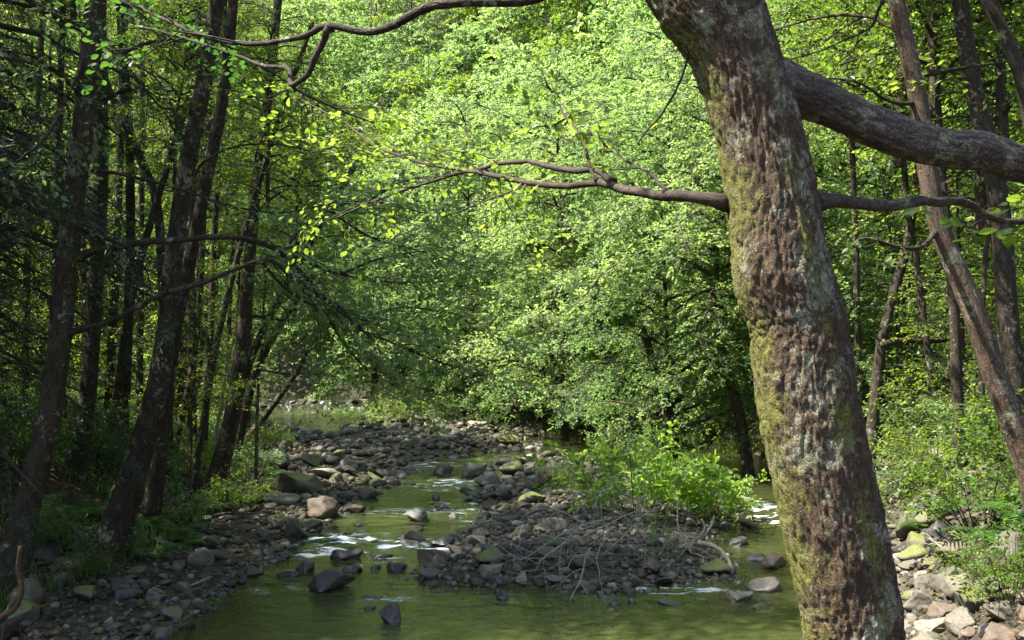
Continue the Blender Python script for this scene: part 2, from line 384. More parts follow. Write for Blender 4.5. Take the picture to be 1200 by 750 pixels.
def build_water():
    xs = np.linspace(-14, 8, 330); ys = np.concatenate([np.linspace(3.2, 16, 360)[:-1], np.linspace(16, 30, 200)[:-1], np.linspace(30, 45, 110)[:-1], np.linspace(45, 46.2, 26)[:-1], np.linspace(46.2, 75, 30)])
    X, Y = np.meshgrid(xs, ys)
    X = X + np.interp(Y, [0, 30, 75], [0, -1, -13])
    rif = np.zeros_like(X)
    for px, py, wx, wy, s in RIFF:
        c = at(px, py, 1.0); t = CAMZ / (CAMZ - c[2]); cx, cy = c[0] * t, t
        c2 = at(px, py + wy, 1.0); t2 = CAMZ / (CAMZ - c2[2])
        rx = wx / F * cy; ry = max((cy - t2) * 1.2, .25)
        rif = np.maximum(rif, s * np.exp(-((X - cx) / rx) ** 2 - ((Y - cy) / ry) ** 2))
    fall = sstep(44.9, 45.5, Y) * sstep(46.4, 45.8, Y)
    rif = np.maximum(rif, fall * .3)
    Z = .62 * sstep(45.05, 45.7, Y)
    Z = Z + rif * (.06 * fbm(X * 4.5, Y * 7, None, 40, 3) + .022 * fbm(X * 14, Y * 18, None, 44, 2)) + .0035 * fbm(X * 2.2, Y * 4, None, 50, 3)
    foam_and_glint = np.clip(rif * 1.5 * sstep(-.12, .4, fbm(X * 5, Y * 9, None, 61, 4)), 0, 1) + .3 * fall * sstep(.1, .5, fbm(X * 5, Y * 3, None, 66, 3))
    m, nt, nd, lk = newmat('river_water')
    ge = N(nt, 'ShaderNodeNewGeometry'); a = N(nt, 'ShaderNodeAttribute'); a.attribute_name = 'foam_and_glint'
    mp = N(nt, 'ShaderNodeMapping'); mp.inputs['Scale'].default_value = (1, 1.7, 1); lk.new(ge.outputs['Position'], mp.inputs[0])
    n1 = noise(nt, mp.outputs[0], 3.2, 3, .5, .6); n2 = noise(nt, mp.outputs[0], 13, 3, .55, .4)
    b = N(nt, 'ShaderNodeBump'); b.inputs['Strength'].default_value = .5; b.inputs['Distance'].default_value = .04
    lk.new(mth(nt, 'ADD', n1.outputs['Fac'], mth(nt, 'MULTIPLY', n2.outputs['Fac'], .3)), b.inputs['Height'])
    tr = N(nt, 'ShaderNodeBsdfTransparent'); tr.inputs[0].default_value = (.56, .60, .34, 1)
    df = N(nt, 'ShaderNodeBsdfDiffuse'); df.inputs[0].default_value = (.115, .14, .045, 1); lk.new(b.outputs[0], df.inputs['Normal'])
    gl = N(nt, 'ShaderNodeBsdfGlossy'); gl.inputs['Roughness'].default_value = .04; lk.new(b.outputs[0], gl.inputs['Normal'])
    m1 = N(nt, 'ShaderNodeMixShader'); m1.inputs[0].default_value = .29; lk.new(tr.outputs[0], m1.inputs[1]); lk.new(df.outputs[0], m1.inputs[2])
    fr = N(nt, 'ShaderNodeFresnel'); fr.inputs['IOR'].default_value = 1.33; lk.new(b.outputs[0], fr.inputs['Normal'])
    m2 = N(nt, 'ShaderNodeMixShader'); lk.new(fr.outputs[0], m2.inputs[0]); lk.new(m1.outputs[0], m2.inputs[1]); lk.new(gl.outputs[0], m2.inputs[2])
    wf = N(nt, 'ShaderNodeBsdfDiffuse'); wf.inputs[0].default_value = (.72, .76, .78, 1)  # bluish white painted over riffles for sky reflection, and for foam at the weir
    n3 = noise(nt, mp.outputs[0], 30, 5, .75)
    ff = ramp(nt, mth(nt, 'ADD', mth(nt, 'MULTIPLY', a.outputs['Fac'], .5), mth(nt, 'MULTIPLY', n3.outputs['Fac'], .8)), [(.58, (0, 0, 0)), (.8, (.85, .85, .85))])
    m3 = N(nt, 'ShaderNodeMixShader'); lk.new(ff.outputs[0], m3.inputs[0]); lk.new(m2.outputs[0], m3.inputs[1]); lk.new(wf.outputs[0], m3.inputs[2])
    o = N(nt, 'ShaderNodeOutputMaterial'); lk.new(m3.outputs[0], o.inputs[0])
    me = mesh_np('water', np.stack([X, Y, Z], -1).reshape(-1, 3), [grid_faces(len(xs), len(ys))], [m], True, {'foam_and_glint': foam_and_glint.ravel()})
    tag(link('water', me), 'shallow olive green stream water with small white riffles', 'stream', kind='structure')
build_water()

# ------------------------------------------------------------------ foliage
T4 = (np.array([[0, 0, 0], [.45, .30, .05], [1, 0, -.03], [.45, -.30, .05]]), np.array([[0, 1, 2], [0, 2, 3]]))
T8 = (np.array([[0, 0, 0], [.22, .24, .03], [.6, .36, .05], [.88, .2, .03], [1, 0, -.05], [.88, -.2, .03], [.6, -.36, .05], [.22, -.24, .03], [.5, 0, -.02]]),
      np.array([[8, 0, 1], [8, 1, 2], [8, 2, 3], [8, 3, 4], [8, 4, 5], [8, 5, 6], [8, 6, 7], [8, 7, 0]]))
TN = (np.array([[0, 0, 0], [.5, .055, .0], [1, 0, 0], [.5, -.055, .0]]), np.array([[0, 1, 2], [0, 2, 3]]))

def leaves(P, D, Nn, size, K, r, T=T4, L=.28, jit=.4, tint_sp=.5):
    """K leaves along each twiglet starting at P in direction D, lying roughly in the plane with normal Nn"""
    n = len(P)
    if n == 0: return np.zeros((0, 3)), [np.zeros((0, 3), int)], np.zeros(0)
    D = unit(D); Nn = unit(Nn - D * np.sum(Nn * D, -1, keepdims=True)); Sd = np.cross(Nn, D)
    t = (np.arange(K) + .5) / K
    pos = P[:, None] + D[:, None] * (t[None, :, None] * L) + r.normal(0, .02 * L / .28, (n, K, 3))
    sg = np.where(np.arange(K) % 2, 1.0, -1.0)[None, :] * np.ones((n, 1))
    ang = r.uniform(.5, 1.15, (n, K)) * (1 - .55 * t[None] ** 3)
    d = D[:, None] * np.cos(ang)[..., None] + Sd[:, None] * (np.sin(ang) * sg)[..., None] + r.normal(0, jit * .5, (n, K, 3)) - np.array([0, 0, .12])
    d = unit(d)
    nn = Nn[:, None] + r.normal(0, jit, (n, K, 3))
    nn = unit(nn - d * np.sum(nn * d, -1, keepdims=True)); sd = np.cross(nn, d)
    s = size * r.uniform(.6, 1.25, (n, K, 1, 1))
    tv, tf = T
    V = pos[:, :, None] + s * (d[:, :, None] * tv[None, None, :, 0:1] + sd[:, :, None] * tv[None, None, :, 1:2] + nn[:, :, None] * tv[None, None, :, 2:3])
    m = n * K; nv = len(tv)
    Fc = (tf[None] + (np.arange(m) * nv)[:, None, None]).reshape(-1, 3)
    tint = np.clip(.55 * r.random((n, 1)) + .3 * r.random((n, K)) + r.uniform(0, .2), 0, 1)
    return V.reshape(-1, 3), [Fc], np.repeat(tint.ravel(), nv)

def branch_sprays(path, r, start=.25, twig=.9, step=.2, sstep_=.16, droop=.25, flat=.35, taper=.55):
    """twigs alternate along a branch; returns twig polylines and spray frames"""
    seg = np.linalg.norm(np.diff(path, axis=0), axis=1); s = np.concatenate([[0], np.cumsum(seg)]); Ltot = s[-1]
    q = np.arange(start * Ltot, Ltot, step)
    tw, P, D, Nn = [], [], [], []
    up = np.array([0, 0, 1.0])
    for k, ss in enumerate(q):
        p = np.array([np.interp(ss, s, path[:, i]) for i in range(3)])
        e = min(ss + .1, Ltot); p2 = np.array([np.interp(e, s, path[:, i]) for i in range(3)]); p1 = np.array([np.interp(e - .15, s, path[:, i]) for i in range(3)])
        tan = unit(p2 - p1); side = unit(np.cross(tan, up)) * (1 if k % 2 else -1)
        f = (ss - start * Ltot) / (Ltot * (1 - start) + 1e-6)
        l = twig * (1 - taper * f) * r.uniform(.6, 1.2)
        a = r.uniform(.6, 1.15)
        d = unit(tan * math.cos(a) + side * math.sin(a) + up * r.normal(.05, .22))
        m = max(int(l / sstep_), 2)
        tt = (np.arange(m) + .6) / m
        pts = p + d * (tt * l)[:, None] - up * (droop * l * tt ** 2)[:, None] + r.normal(0, .025, (m, 3))
        tw.append((np.vstack([p[None], pts]), l))
        dd = d + r.normal(0, .55, (m, 3)) - up * droop * tt[:, None]
        P.append(pts); D.append(dd); Nn.append(up + r.normal(0, flat, (m, 3)))
    if not P: return [], np.zeros((0, 3)), np.zeros((0, 3)), np.zeros((0, 3))
    return tw, np.concatenate(P), np.concatenate(D), np.concatenate(Nn)

def gen_crown(name, seed, H, R, nl, leaf, K=6, lmat=LEAF_ALDER, wmat=BARK_TWIG, twig_step=.24, sp=.18, prof='dome', base_r=.08, T=T4, low=0.0, wood=True, droop=.3, flat=.4):
    """crown with its boughs; origin at the foot of the crown on the trunk axis"""
    r = np.random.default_rng(seed); g = Geo()
    lead = np.array([[0, 0, -.4], [r.normal(0, .05), r.normal(0, .05), H * .3], [r.normal(0, .15), r.normal(0, .15), H * .65], [r.normal(0, .2), r.normal(0, .2), H]])
    lp = catmull(lead, 12); V, f, bk = tube(lp, np.linspace(base_r, .012, 12), 7); g.add(V, f, 1, bark=bk)
    az = r.uniform(0, 6.28)
    for i in range(nl):
        u = low + (1 - low) * (i + r.uniform(0, .8)) / nl * .97
        az += 2.4 + r.normal(0, .35)
        z0 = H * u; c = np.array([np.interp(z0, lp[:, 2], lp[:, 0]), np.interp(z0, lp[:, 2], lp[:, 1]), z0])
        if prof == 'dome': L = R * (1 - u ** 2.2) ** .6 * (.72 + .45 * min(u * 2.5, 1)) * r.uniform(.7, 1.15)
        elif prof == 'cone': L = R * (1 - u) ** .85 * r.uniform(.8, 1.1) + .15
        else: L = R * (1 - .5 * u) * r.uniform(.6, 1.15)
        a, b = (r.uniform(.35, .8), r.uniform(.45, .9)) if prof != 'cone' else (r.uniform(.0, .2), r.uniform(.35, .6))
        t = np.linspace(0, 1, 8)
        wob = r.normal(0, .05 * L, (8, 2)) * t[:, None]; 
        pth = np.stack([c[0] + math.cos(az) * L * t + wob[:, 0], c[1] + math.sin(az) * L * t + wob[:, 1], c[2] + L * (a * t - b * t ** 2)], -1)
        if wood: V, f, bk = tube(pth, np.linspace(.012 + .011 * L, .005, 8), 5); g.add(V, f, 1, bark=bk)
        tw, P, D, Nn = branch_sprays(pth, r, .18, min(.42 * L + .2, 1.3), twig_step, sp, droop, flat)
        if wood:
            for pts, l in tw:
                if l > .35:
                    V, f, bk = tube(pts[::2] if len(pts) > 4 else pts, np.linspace(.006, .002, len(pts[::2] if len(pts) > 4 else pts)), 3, cap=False); g.add(V, f, 1, bark=bk)
        if len(P):
            V, f, ti = leaves(P, D, Nn, leaf, K, r, T)
            g.add(V, f, 0, tint=ti)
    return g.mesh(name, [lmat, wmat], False)

CR = {}
CR['alder0'] = gen_crown('crown_alder', 1, 9.0, 3.6, 52, .085, 9, twig_step=.2)
CR['alder1'] = gen_crown('crown_alder', 2, 8.0, 3.2, 46, .085, 9, twig_step=.2)
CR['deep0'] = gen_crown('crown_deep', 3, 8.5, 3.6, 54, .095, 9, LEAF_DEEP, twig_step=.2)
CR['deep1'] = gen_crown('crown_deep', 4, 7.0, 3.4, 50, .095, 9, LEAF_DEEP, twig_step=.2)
CR['bright0'] = gen_crown('crown_bright', 5, 10.0, 4.6, 62, .105, 9, LEAF_BRIGHT, twig_step=.15, prof='open', droop=.35, flat=.22)
CR['bright1'] = gen_crown('crown_bright', 6, 9.0, 4.2, 56, .105, 9, LEAF_BRIGHT, twig_step=.15, prof='dome', droop=.35, flat=.22)
CR['sap0'] = gen_crown('crown_sapling', 7, 4.6, 1.6, 36, .075, 8, LEAF_YELLOW, twig_step=.17, prof='open')
CR['sap1'] = gen_crown('crown_sapling', 8, 5.2, 1.9, 40, .075, 8, LEAF_ALDER, twig_step=.17, prof='open')
CR['far0'] = gen_crown('crown_far', 9, 12.0, 4.4, 60, .2, 9, LEAF_BRIGHT, twig_step=.24, sp=.26, wood=False, flat=.25)
CR['far1'] = gen_crown('crown_far', 10, 13.0, 4.2, 60, .2, 9, LEAF_ALDER, twig_step=.24, sp=.26, wood=False, flat=.25)
CR['cone'] = gen_crown('crown_conifer', 12, 14.0, 3.0, 130, .075, 30, NEEDLE, BARK_DARK, twig_step=.15, sp=.2, prof='cone', T=TN, base_r=.16, droop=.5)

def conf(t, leaf=None): return t

def trunk_mesh(name, pts, rad, mat, seg=24, n=70, seed=0, flare=.35, bump=.10, base=None):
    P = catmull(pts, n); R = np.interp(np.linspace(0, 1, n), np.linspace(0, 1, len(rad)), rad)
    s = np.concatenate([[0], np.cumsum(np.linalg.norm(np.diff(P, axis=0), axis=1))])
    R = R * (1 + flare * .6 * np.exp(-s / .4)); ph = seed * 1.3; r00 = rad[0]
    def lobes(bk, RR):
        th = np.arctan2(bk[..., 1], bk[..., 0])
        return r00 * flare * 1.5 * np.exp(-bk[..., 2] / .3) * np.clip(np.cos(th * 4 + ph) * .7 + .4 * np.cos(th * 7 + ph * 2), 0, 1)
    V, f, bk = tube(P, R, seg, bump, 3.0, seed, dispfn=lobes)
    g = Geo(); V = V if base is None else V - base
    g.add(V, f, 0, bark=bk + seed * 1.7, moss=np.zeros(len(V)))
    return g.mesh(name, [mat], True), P

def hand_tree(name, Y, pix, wpx, crown, csc, crz, label, cat='tree', mat=BARK_DARK, group=None, top=None, ybase=None, extra=1.5, seed=0):
    """trunk traced bottom-to-top at distance Y (leaning back is allowed through ybase), crown fixed on its top"""
    n = len(pix)
    Ys = [Y if ybase is None else ybase + (Y - ybase) * i / (n - 1) for i in range(n)]
    pts = [at(px, py, yy) for (px, py), yy in zip(pix, Ys)]
    b = pts[0]; zz = gz(b[0], b[1])
    d = pts[0] - pts[1]
    if b[2] > zz - .1:
        d2 = d / max(-d[2], .3) * .6; d2[2] = -abs(d2[2])
        k = (b[2] - zz + .15); foot = b + np.array([d2[0] / .6 * k * .6, 0, -k]); pts = [foot] + pts
    u = pts[-1] - pts[-2]; u = u / np.linalg.norm(u)
    if top: 
        u = unit(u + np.array([0, 0, 1.0])); pts = pts + [pts[-1] + u * top]
    rad = [w * .43 / F * Y for w in wpx]
    base = pts[0].copy(); base[2] = gz(base[0], base[1])
    root = thing(name, base, label, cat, group)
    me, P = trunk_mesh('trunk', np.array(pts), rad, mat, seed=seed, base=base)
    link('trunk', me, root)
    if crown:
        cp = P[-1] - base
        link('crown', CR[crown], root, cp - np.array([0, 0, extra]), crz, csc)
    return root, base, P

def add_branch(root, base, pts, r0, r1, lmat, wmat, r, leaf=.07, K=6, start=.3, twig=.7, step=.16, T=T8, name='branch', n=26, seg=8, sp=.15, foliage=True, droop=.25, flat=.4, L=.24):
    P = catmull(np.array(pts), n); m = len(P)
    sq = np.linspace(0, np.linalg.norm(np.diff(P, axis=0), axis=1).sum(), m); so_ = float(r.uniform(0, 90))
    P[1:-1] += np.stack([fbm(sq * 3.0 + so_, sq * 0 + 7 * i, None, 70 + i, 3) for i in range(3)], -1)[1:-1] * .022
    g = Geo(); V, f, bk = tube(P - base, np.linspace(r0, r1, m) * (1 + .55 * np.exp(-sq / (r0 * 2.5))), seg, .18, 4, int(r.integers(99))); g.add(V, f, 0, bark=bk, moss=np.zeros(len(V)))
    if foliage:
        tw, SP, SD, SN = branch_sprays(P, r, start, twig, step, sp, droop, flat)
        for pts_, l in tw:
            V, f, bk = tube(pts_ - base, np.linspace(max(r1 * .8, .003), .0015, len(pts_)), 4, cap=False); g.add(V, f, 0, bark=bk)
    o = link(name, g.mesh(name, [wmat], True), root)
    if foliage and len(SP):
        V, f, ti = leaves(SP - base, SD, SN, leaf, K, r, T, L=L)
        link('leaves', mesh_np('leaves', V, f, [lmat], False, {'tint': ti}), o)
    return P

# ------------------------------------------------------------------ the big leaning alder in the foreground
def build_alder():
    r = np.random.default_rng(77)
    Y = 3.3
    cpx = [(1016, 830), (1002, 750), (995, 700), (973, 600), (951, 500), (939, 420), (933, 375), (916, 320), (907, 250), (887, 150), (859, 60), (829, 0), (786, -70), (740, -160), (690, -300), (640, -560), (620, -900), (615, -1350)]
    rpx = [r_ * .90 for r_ in (70, 65, 65, 67, 66, 64, 62, 66, 60, 56, 59, 70, 66, 60, 56, 46, 36, 26)]
    pts = [at(px, py, Y) for px, py in cpx]
    base = np.array([1.28, 3.3, gz(1.28, 3.3)])
    pts = [base + np.array([.05, 0, -.25]), base + np.array([0, 0, .12])] + pts
    rad = np.array([104, 84] + rpx) / F * Y
    n, seg = 520, 220
    P = catmull(pts, n); R = np.interp(np.linspace(0, 1, n), np.linspace(0, 1, len(rad)), rad)
    def disp(bk, RR):
        x, y, z = bk[..., 0], bk[..., 1], bk[..., 2]
        a = fbm(x * 7, y * 7, z * 3, 5, 3) * .011
        wx = x + .02 * fbm(x * 14, y * 14, z * 9, 8, 2); wy = y + .02 * fbm(x * 14, y * 14, z * 9, 9, 2)
        rid = 1 - np.abs(fbm(wx * 34, wy * 34, z * 9, 13, 2)) * 2.2
        rid2 = 1 - np.abs(fbm(wx * 60, wy * 60, z * 24, 17, 2)) * 2.0
        fine = fbm(x * 95, y * 95, z * 60, 23, 2) * .004
        # swelling where an old limb came off on the left flank
        return a - .008 * np.clip(rid, 0, 1) ** 2 - .006 * np.clip(rid2, 0, 1) ** 2 + fine
    V, f, bk = tube(P, R, seg, 0, 3, 0, cap=False, dispfn=disp)
    # moss favours the left flank and a streak down the middle
    th = np.arctan2(bk[:, 1], bk[:, 0]); 
    ctr = np.repeat(P, seg, 0); off = unit(V - ctr)
    moss = np.clip(-off[:, 0], 0, 1) ** 1.5 * .75 + .45 * np.exp(-((off[:, 0] - .35) / .25) ** 2) * (off[:, 1] < 0)
    root = thing('alder_tree', base, 'thick leaning trunk with lichen and moss patches, closest to viewer on the right', 'tree')
    g = Geo(); g.add(V - base, f, 0, bark=bk, moss=moss)
    link('trunk', g.mesh('trunk', [BARK_BIG], True), root)
    # heavy limb to the right
    lp = [at(870, 92, 3.38), at(908, 102, 3.42), at(945, 113, 3.46), at(985, 130, 3.5), at(1040, 155, 3.55), at(1100, 172, 3.6), at(1150, 178, 3.65), at(1200, 192, 3.7), at(1290, 205, 3.8), at(1450, 200, 4.1)]
    def d2(bk, RR):
        x, y, z = bk[..., 0], bk[..., 1], bk[..., 2]
        return .010 * fbm(x * 10, y * 10, z * 5, 31, 3) - .006 * np.clip(1 - np.abs(fbm(x * 45, y * 45, z * 14, 33, 2)) * 2.2, 0, 1) ** 2
    LP = catmull(lp, 220); R = np.interp(np.linspace(0, 1, 220), np.linspace(0, 1, 10), np.array([38, 34, 27, 23, 25, 23, 24, 23, 22, 19]) / F * 3.55)
    V, f, bk = tube(LP, R, 90, 0, 3, 0, cap=False, dispfn=d2)
    g = Geo(); g.add(V - base, f, 0, bark=bk, moss=np.zeros(len(V)))
    link('limb', g.mesh('limb', [BARK_LIMB], True), root)
    # lower branch to the right
    add_branch(root, base, [at(955, 238, 3.36), at(1000, 238, 3.5), at(1050, 243, 3.6), at(1090, 235, 3.7), at(1130, 238, 3.9), at(1165, 255, 4.2), at(1230, 260, 4.6)], .027, .012, LEAF_ALDER, BARK_LIMB, r, start=.75, twig=.5)
    # branch to the left over the stream, forking
    add_branch(root, base, [at(855, 238, 3.32), at(800, 231, 3.4), at(770, 228, 3.5), at(735, 222, 3.7), at(700, 213, 3.9), at(660, 216, 4.1), at(620, 212, 4.3), at(575, 203, 4.5), at(545, 200, 4.7), at(510, 210, 4.9), at(455, 228, 5.2), at(395, 255, 5.6)],
               .022, .005, LEAF_ALDER, BARK_TWIG, r, leaf=.036, K=11, start=.42, twig=.7, step=.16)
    add_branch(root, base, [at(718, 214, 3.82), at(700, 199, 3.95), at(650, 196, 4.2), at(615, 190, 4.5), at(580, 193, 4.8), at(550, 200, 5.0), at(490, 188, 5.4), at(440, 172, 5.8), at(400, 140, 6.2), at(340, 110, 6.6)],
               .015, .005, LEAF_ALDER, BARK_TWIG, r, leaf=.036, K=11, start=.30, twig=.8, step=.15)
    add_branch(root, base, [at(700, 212, 3.9), at(690, 185, 4.0), at(680, 160, 4.2), at(660, 130, 4.5), at(655, 140, 4.8)], .008, .003, LEAF_ALDER, BARK_TWIG, r, leaf=.042, K=8, start=.3, twig=.4)
    add_branch(root, base, [at(780, 228, 3.45), at(760, 205, 3.6), at(730, 185, 3.8), at(690, 150, 4.2)], .007, .003, LEAF_ALDER, BARK_TWIG, r, leaf=.042, K=8, start=.3, twig=.4)
    # overhead branch crossing the top of the view
    add_branch(root, base, [at(760, -110, 3.3), at(700, -40, 3.5), at(625, 0, 3.7), at(540, 3, 3.8), at(497, 9, 3.9), at(470, 25, 4.0), at(435, 34, 4.1), at(388, 30, 4.2), at(350, 45, 4.3), at(290, 48, 4.5), at(240, 42, 4.7), at(190, 22, 5.0), at(120, -10, 5.3)],
               .026, .007, LEAF_DEEP, BARK_DARK, r, leaf=.042, K=8, start=.62, twig=.5, n=60)
    add_branch(root, base, [at(388, 32, 4.2), at(378, 58, 4.25), at(362, 85, 4.3), at(343, 100, 4.35), at(338, 82, 4.5), at(300, 75, 4.7), at(250, 55, 4.9), at(160, 30, 5.3)], .016, .006, LEAF_DEEP, BARK_DARK, r, leaf=.042, K=8, start=.6, twig=.5)
    add_branch(root, base, [at(343, 100, 4.35), at(370, 115, 4.4), at(400, 130, 4.6), at(440, 150, 4.9)], .007, .003, LEAF_YELLOW, BARK_TWIG, r, leaf=.036, K=11, start=.2, twig=.5)
    # fine hanging twigs left and right of the trunk
    add_branch(root, base, [at(806, 40, 3.25), at(800, 90, 3.3), at(780, 130, 3.4), at(760, 155, 3.5), at(750, 170, 3.5)], .005, .003, LEAF_ALDER, BARK_DARK, r, foliage=False, seg=6)
    add_branch(root, base, [at(1035, 0, 3.9), at(1020, 30, 4.0), at(990, 45, 4.1), at(960, 60, 4.2), at(925, 70, 4.3)], .006, .003, LEAF_ALDER, BARK_DARK, r, foliage=False, seg=6)
    add_branch(root, base, [at(1012, 35, 4.0), at(1005, 58, 4.0), at(985, 75, 4.05), at(970, 100, 4.1)], .004, .002, LEAF_ALDER, BARK_DARK, r, foliage=False, seg=6)
    link('crown', CR['alder0'], root, np.array(P[-1] - base) + np.array([0, 0, -.1]), .55, .8)
build_alder()

# ------------------------------------------------------------------ left bank trunks
def left_bank():
    r = np.random.default_rng(5)
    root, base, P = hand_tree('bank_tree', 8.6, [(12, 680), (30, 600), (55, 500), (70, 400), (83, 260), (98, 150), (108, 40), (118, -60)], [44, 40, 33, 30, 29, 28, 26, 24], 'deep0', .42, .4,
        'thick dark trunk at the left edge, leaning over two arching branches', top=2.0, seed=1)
    def B(pp, r0, r1, lm=LEAF_BRIGHT, **k): 
        add_branch(root, base, [at(*q) for q in pp], r0, r1, lm, BARK_DARK, r, leaf=.065, T=T4, K=7, **k)
    B([(92, 302, 8.6), (130, 290, 8.6), (200, 281, 8.7), (280, 278, 8.9), (330, 298, 9.1), (375, 345, 9.4), (420, 385, 9.8), (480, 410, 10.4)], .036, .010, start=.4, twig=1.5, step=.09)
    B([(330, 298, 9.1), (350, 270, 9.3), (385, 245, 9.6), (430, 235, 10.0), (500, 250, 10.6)], .022, .007, start=.1, twig=1.5, step=.09)
    B([(340, 300, 9.2), (390, 318, 9.6), (440, 330, 10.0), (520, 330, 10.8)], .018, .006, start=.1, twig=1.5, step=.09)
    B([(75, 392, 8.6), (130, 376, 8.5), (180, 350, 8.4), (250, 326, 8.4), (310, 306, 8.6), (345, 325, 8.8), (385, 355, 9.0), (440, 400, 9.4)], .030, .008, start=.5, twig=1.3, step=.09)
    B([(308, 308, 8.6), (340, 340, 8.8), (400, 372, 9.2), (470, 385, 9.8)], .016, .005, start=.1, twig=1.4, step=.09)
    for pp in ([(375, 345, 9.4), (400, 400, 9.9), (440, 440, 10.6), (500, 470, 11.4)], [(400, 320, 9.6), (460, 300, 10.4), (540, 290, 11.4)], [(385, 245, 9.6), (440, 280, 10.4), (510, 300, 11.4), (570, 320, 12)], [(430, 235, 10), (480, 210, 10.6), (550, 205, 11.4)], [(420, 385, 9.8), (470, 360, 10.4), (540, 370, 11.2)], [(480, 410, 10.4), (530, 430, 11), (570, 440, 11.6)]):
        B(pp, .014, .005, LEAF_BRIGHT, start=.05, twig=1.5, step=.1)
    B([(104, 100, 8.6), (150, 60, 8.8), (220, 50, 9.0), (310, 80, 9.4), (380, 130, 10)], .02, .006, start=.3, twig=1.0, lm=LEAF_ALDER)
    B([(90, 195, 8.6), (180, 213, 8.8), (240, 232, 9.0), (320, 250, 9.3), (380, 240, 9.6)], .018, .005, start=.45, twig=.9)
    B([(100, 120, 8.6), (60, 80, 8.2), (10, 60, 7.8), (-60, 60, 7.4)], .02, .006, start=.1, twig=1.2, step=.12)
    B([(100, 60, 8.6), (60, 150, 8.0), (20, 190, 7.6), (-40, 200, 7.2)], .02, .006, start=.1, twig=1.1, step=.12)
    root, base, P = hand_tree('bank_tree', 12.5, [(85, 580), (100, 490), (108, 400), (114, 300), (118, 200), (116, 60), (118, -60)], [26, 22, 20, 20, 20, 18, 16], 'deep1', .5, 2.2,
        'dark upright trunk just right of the thick edge trunk, same width all the way up', top=2.5, seed=2)
    add_branch(root, base, [at(116, 120, 12.5), at(150, 105, 12.5), at(183, 98, 12.6)], .03, .012, LEAF_DEEP, BARK_DARK, r, start=.4, T=T4)
    hand_tree('bank_tree', 16, [(137, 565), (145, 490), (150, 380), (153, 250), (150, 130), (143, 40), (140, -30)], [15, 14, 13, 12, 12, 11, 10], 'alder1', .7, .9,
        'slim straight dark trunk left of the pair that leans right', top=3, seed=3)
    root, base, P = hand_tree('bank_tree', 10.3, [(135, 625), (160, 545), (183, 460), (196, 380), (206, 280), (222, 180), (240, 90), (255, 0), (268, -90)], [44, 38, 32, 27, 24, 23, 21, 20, 18], 'alder0', .3, 3.0,
        'dark trunk with a wide foot on the bank edge, leaning right as it rises', top=2.0, seed=4)
    add_branch(root, base, [at(222, 180, 10.3), at(200, 120, 10.6), at(175, 85, 11), at(140, 70, 11.5)], .02, .007, LEAF_ALDER, BARK_DARK, r, T=T4, twig=.9)
    add_branch(root, base, [at(212, 240, 10.3), at(240, 190, 10.4), at(300, 168, 10.6), at(380, 180, 11)], .02, .006, LEAF_ALDER, BARK_DARK, r, T=T4, twig=1.1, start=.4, step=.13)
    hand_tree('bank_tree', 12, [(178, 600), (192, 500), (205, 390), (224, 300), (244, 200), (262, 110), (270, 40), (276, -40)], [26, 22, 18, 17, 17, 15, 13, 12], 'alder1', .4, 4.1,
        'slim leaning trunk crossing close behind the wide-footed one', top=2.5, seed=5)
    hand_tree('bank_tree', 15.5, [(198, 560), (196, 470), (190, 330), (184, 240), (162, 180), (140, 130), (120, 80)], [14, 13, 12, 12, 11, 10, 8], 'alder1', .6, 5.0,
        'thin dark trunk that bends sharply left above its middle', top=2.5, seed=6)
    hand_tree('bank_tree', 18, [(197, 555), (222, 450), (232, 370), (238, 260), (243, 160), (250, 40)], [10, 9, 9, 8, 8, 7], 'alder1', .42, .2,
        'thin straight trunk showing right of the leaning pair', top=3, seed=7)
    hand_tree('bank_tree', 19, [(238, 540), (243, 450), (248, 360), (252, 260), (258, 150), (262, 40)], [10, 9, 9, 8, 8, 7], 'sap1', .6, .8,
        'pole-thin trunk midway between the leaning pair and the stream-side trunk', top=2, seed=8)
    root, base, P = hand_tree('bank_tree', 15, [(248, 582), (262, 530), (275, 470), (284, 400), (293, 300), (300, 220), (312, 130), (322, 40), (330, -60)], [32, 25, 22, 20, 16, 14, 13, 11, 10], 'alder0', .42, 1.7,
        'dark brown trunk rooted at the stream edge, last stout one before the water', top=2.0, seed=9)
    add_branch(root, base, [at(288, 370, 15), at(330, 375, 15.3), at(380, 378, 15.6), at(430, 400, 16)], .025, .008, LEAF_ALDER, BARK_DARK, r, T=T4, leaf=.08, twig=1.2, start=.25, step=.16)
    add_branch(root, base, [at(298, 250, 15), at(340, 220, 15.3), at(400, 225, 15.8), at(470, 260, 16.5)], .025, .008, LEAF_ALDER, BARK_DARK, r, T=T4, leaf=.08, twig=1.4, start=.25, step=.16)
    add_branch(root, base, [at(280, 430, 15), at(330, 437, 15.2), at(390, 440, 15.5), at(440, 462, 16)], .018, .006, LEAF_BRIGHT, BARK_DARK, r, T=T4, leaf=.08, twig=1.2, start=.3, step=.16)
    hand_tree('leaning_tree', 25, [(292, 512), (318, 478), (345, 440), (362, 408), (375, 380), (382, 350)], [12, 10, 8, 7, 6, 5], 'sap1', .9, .3,
        'short dark trunk leaning far out over the water before the weir', top=None, seed=10, extra=.6)
    hand_tree('sapling', 16.5, [(247, 545), (260, 470), (268, 420), (276, 390), (280, 340)], [6, 5, 4, 4, 3], 'sap0', .36, .3, 'pale thin sapling stem slanting beside the stream-side trunk', mat=PALEWOOD, seed=11, extra=.3)
    hand_tree('sapling', 15.6, [(300, 560), (301, 500), (304, 430), (308, 390)], [6, 5, 4, 3], 'sap0', .36, 1.3, 'brown thin sapling stem standing right of the stream-side trunk', mat=BARK_WARM, seed=12, extra=.3)
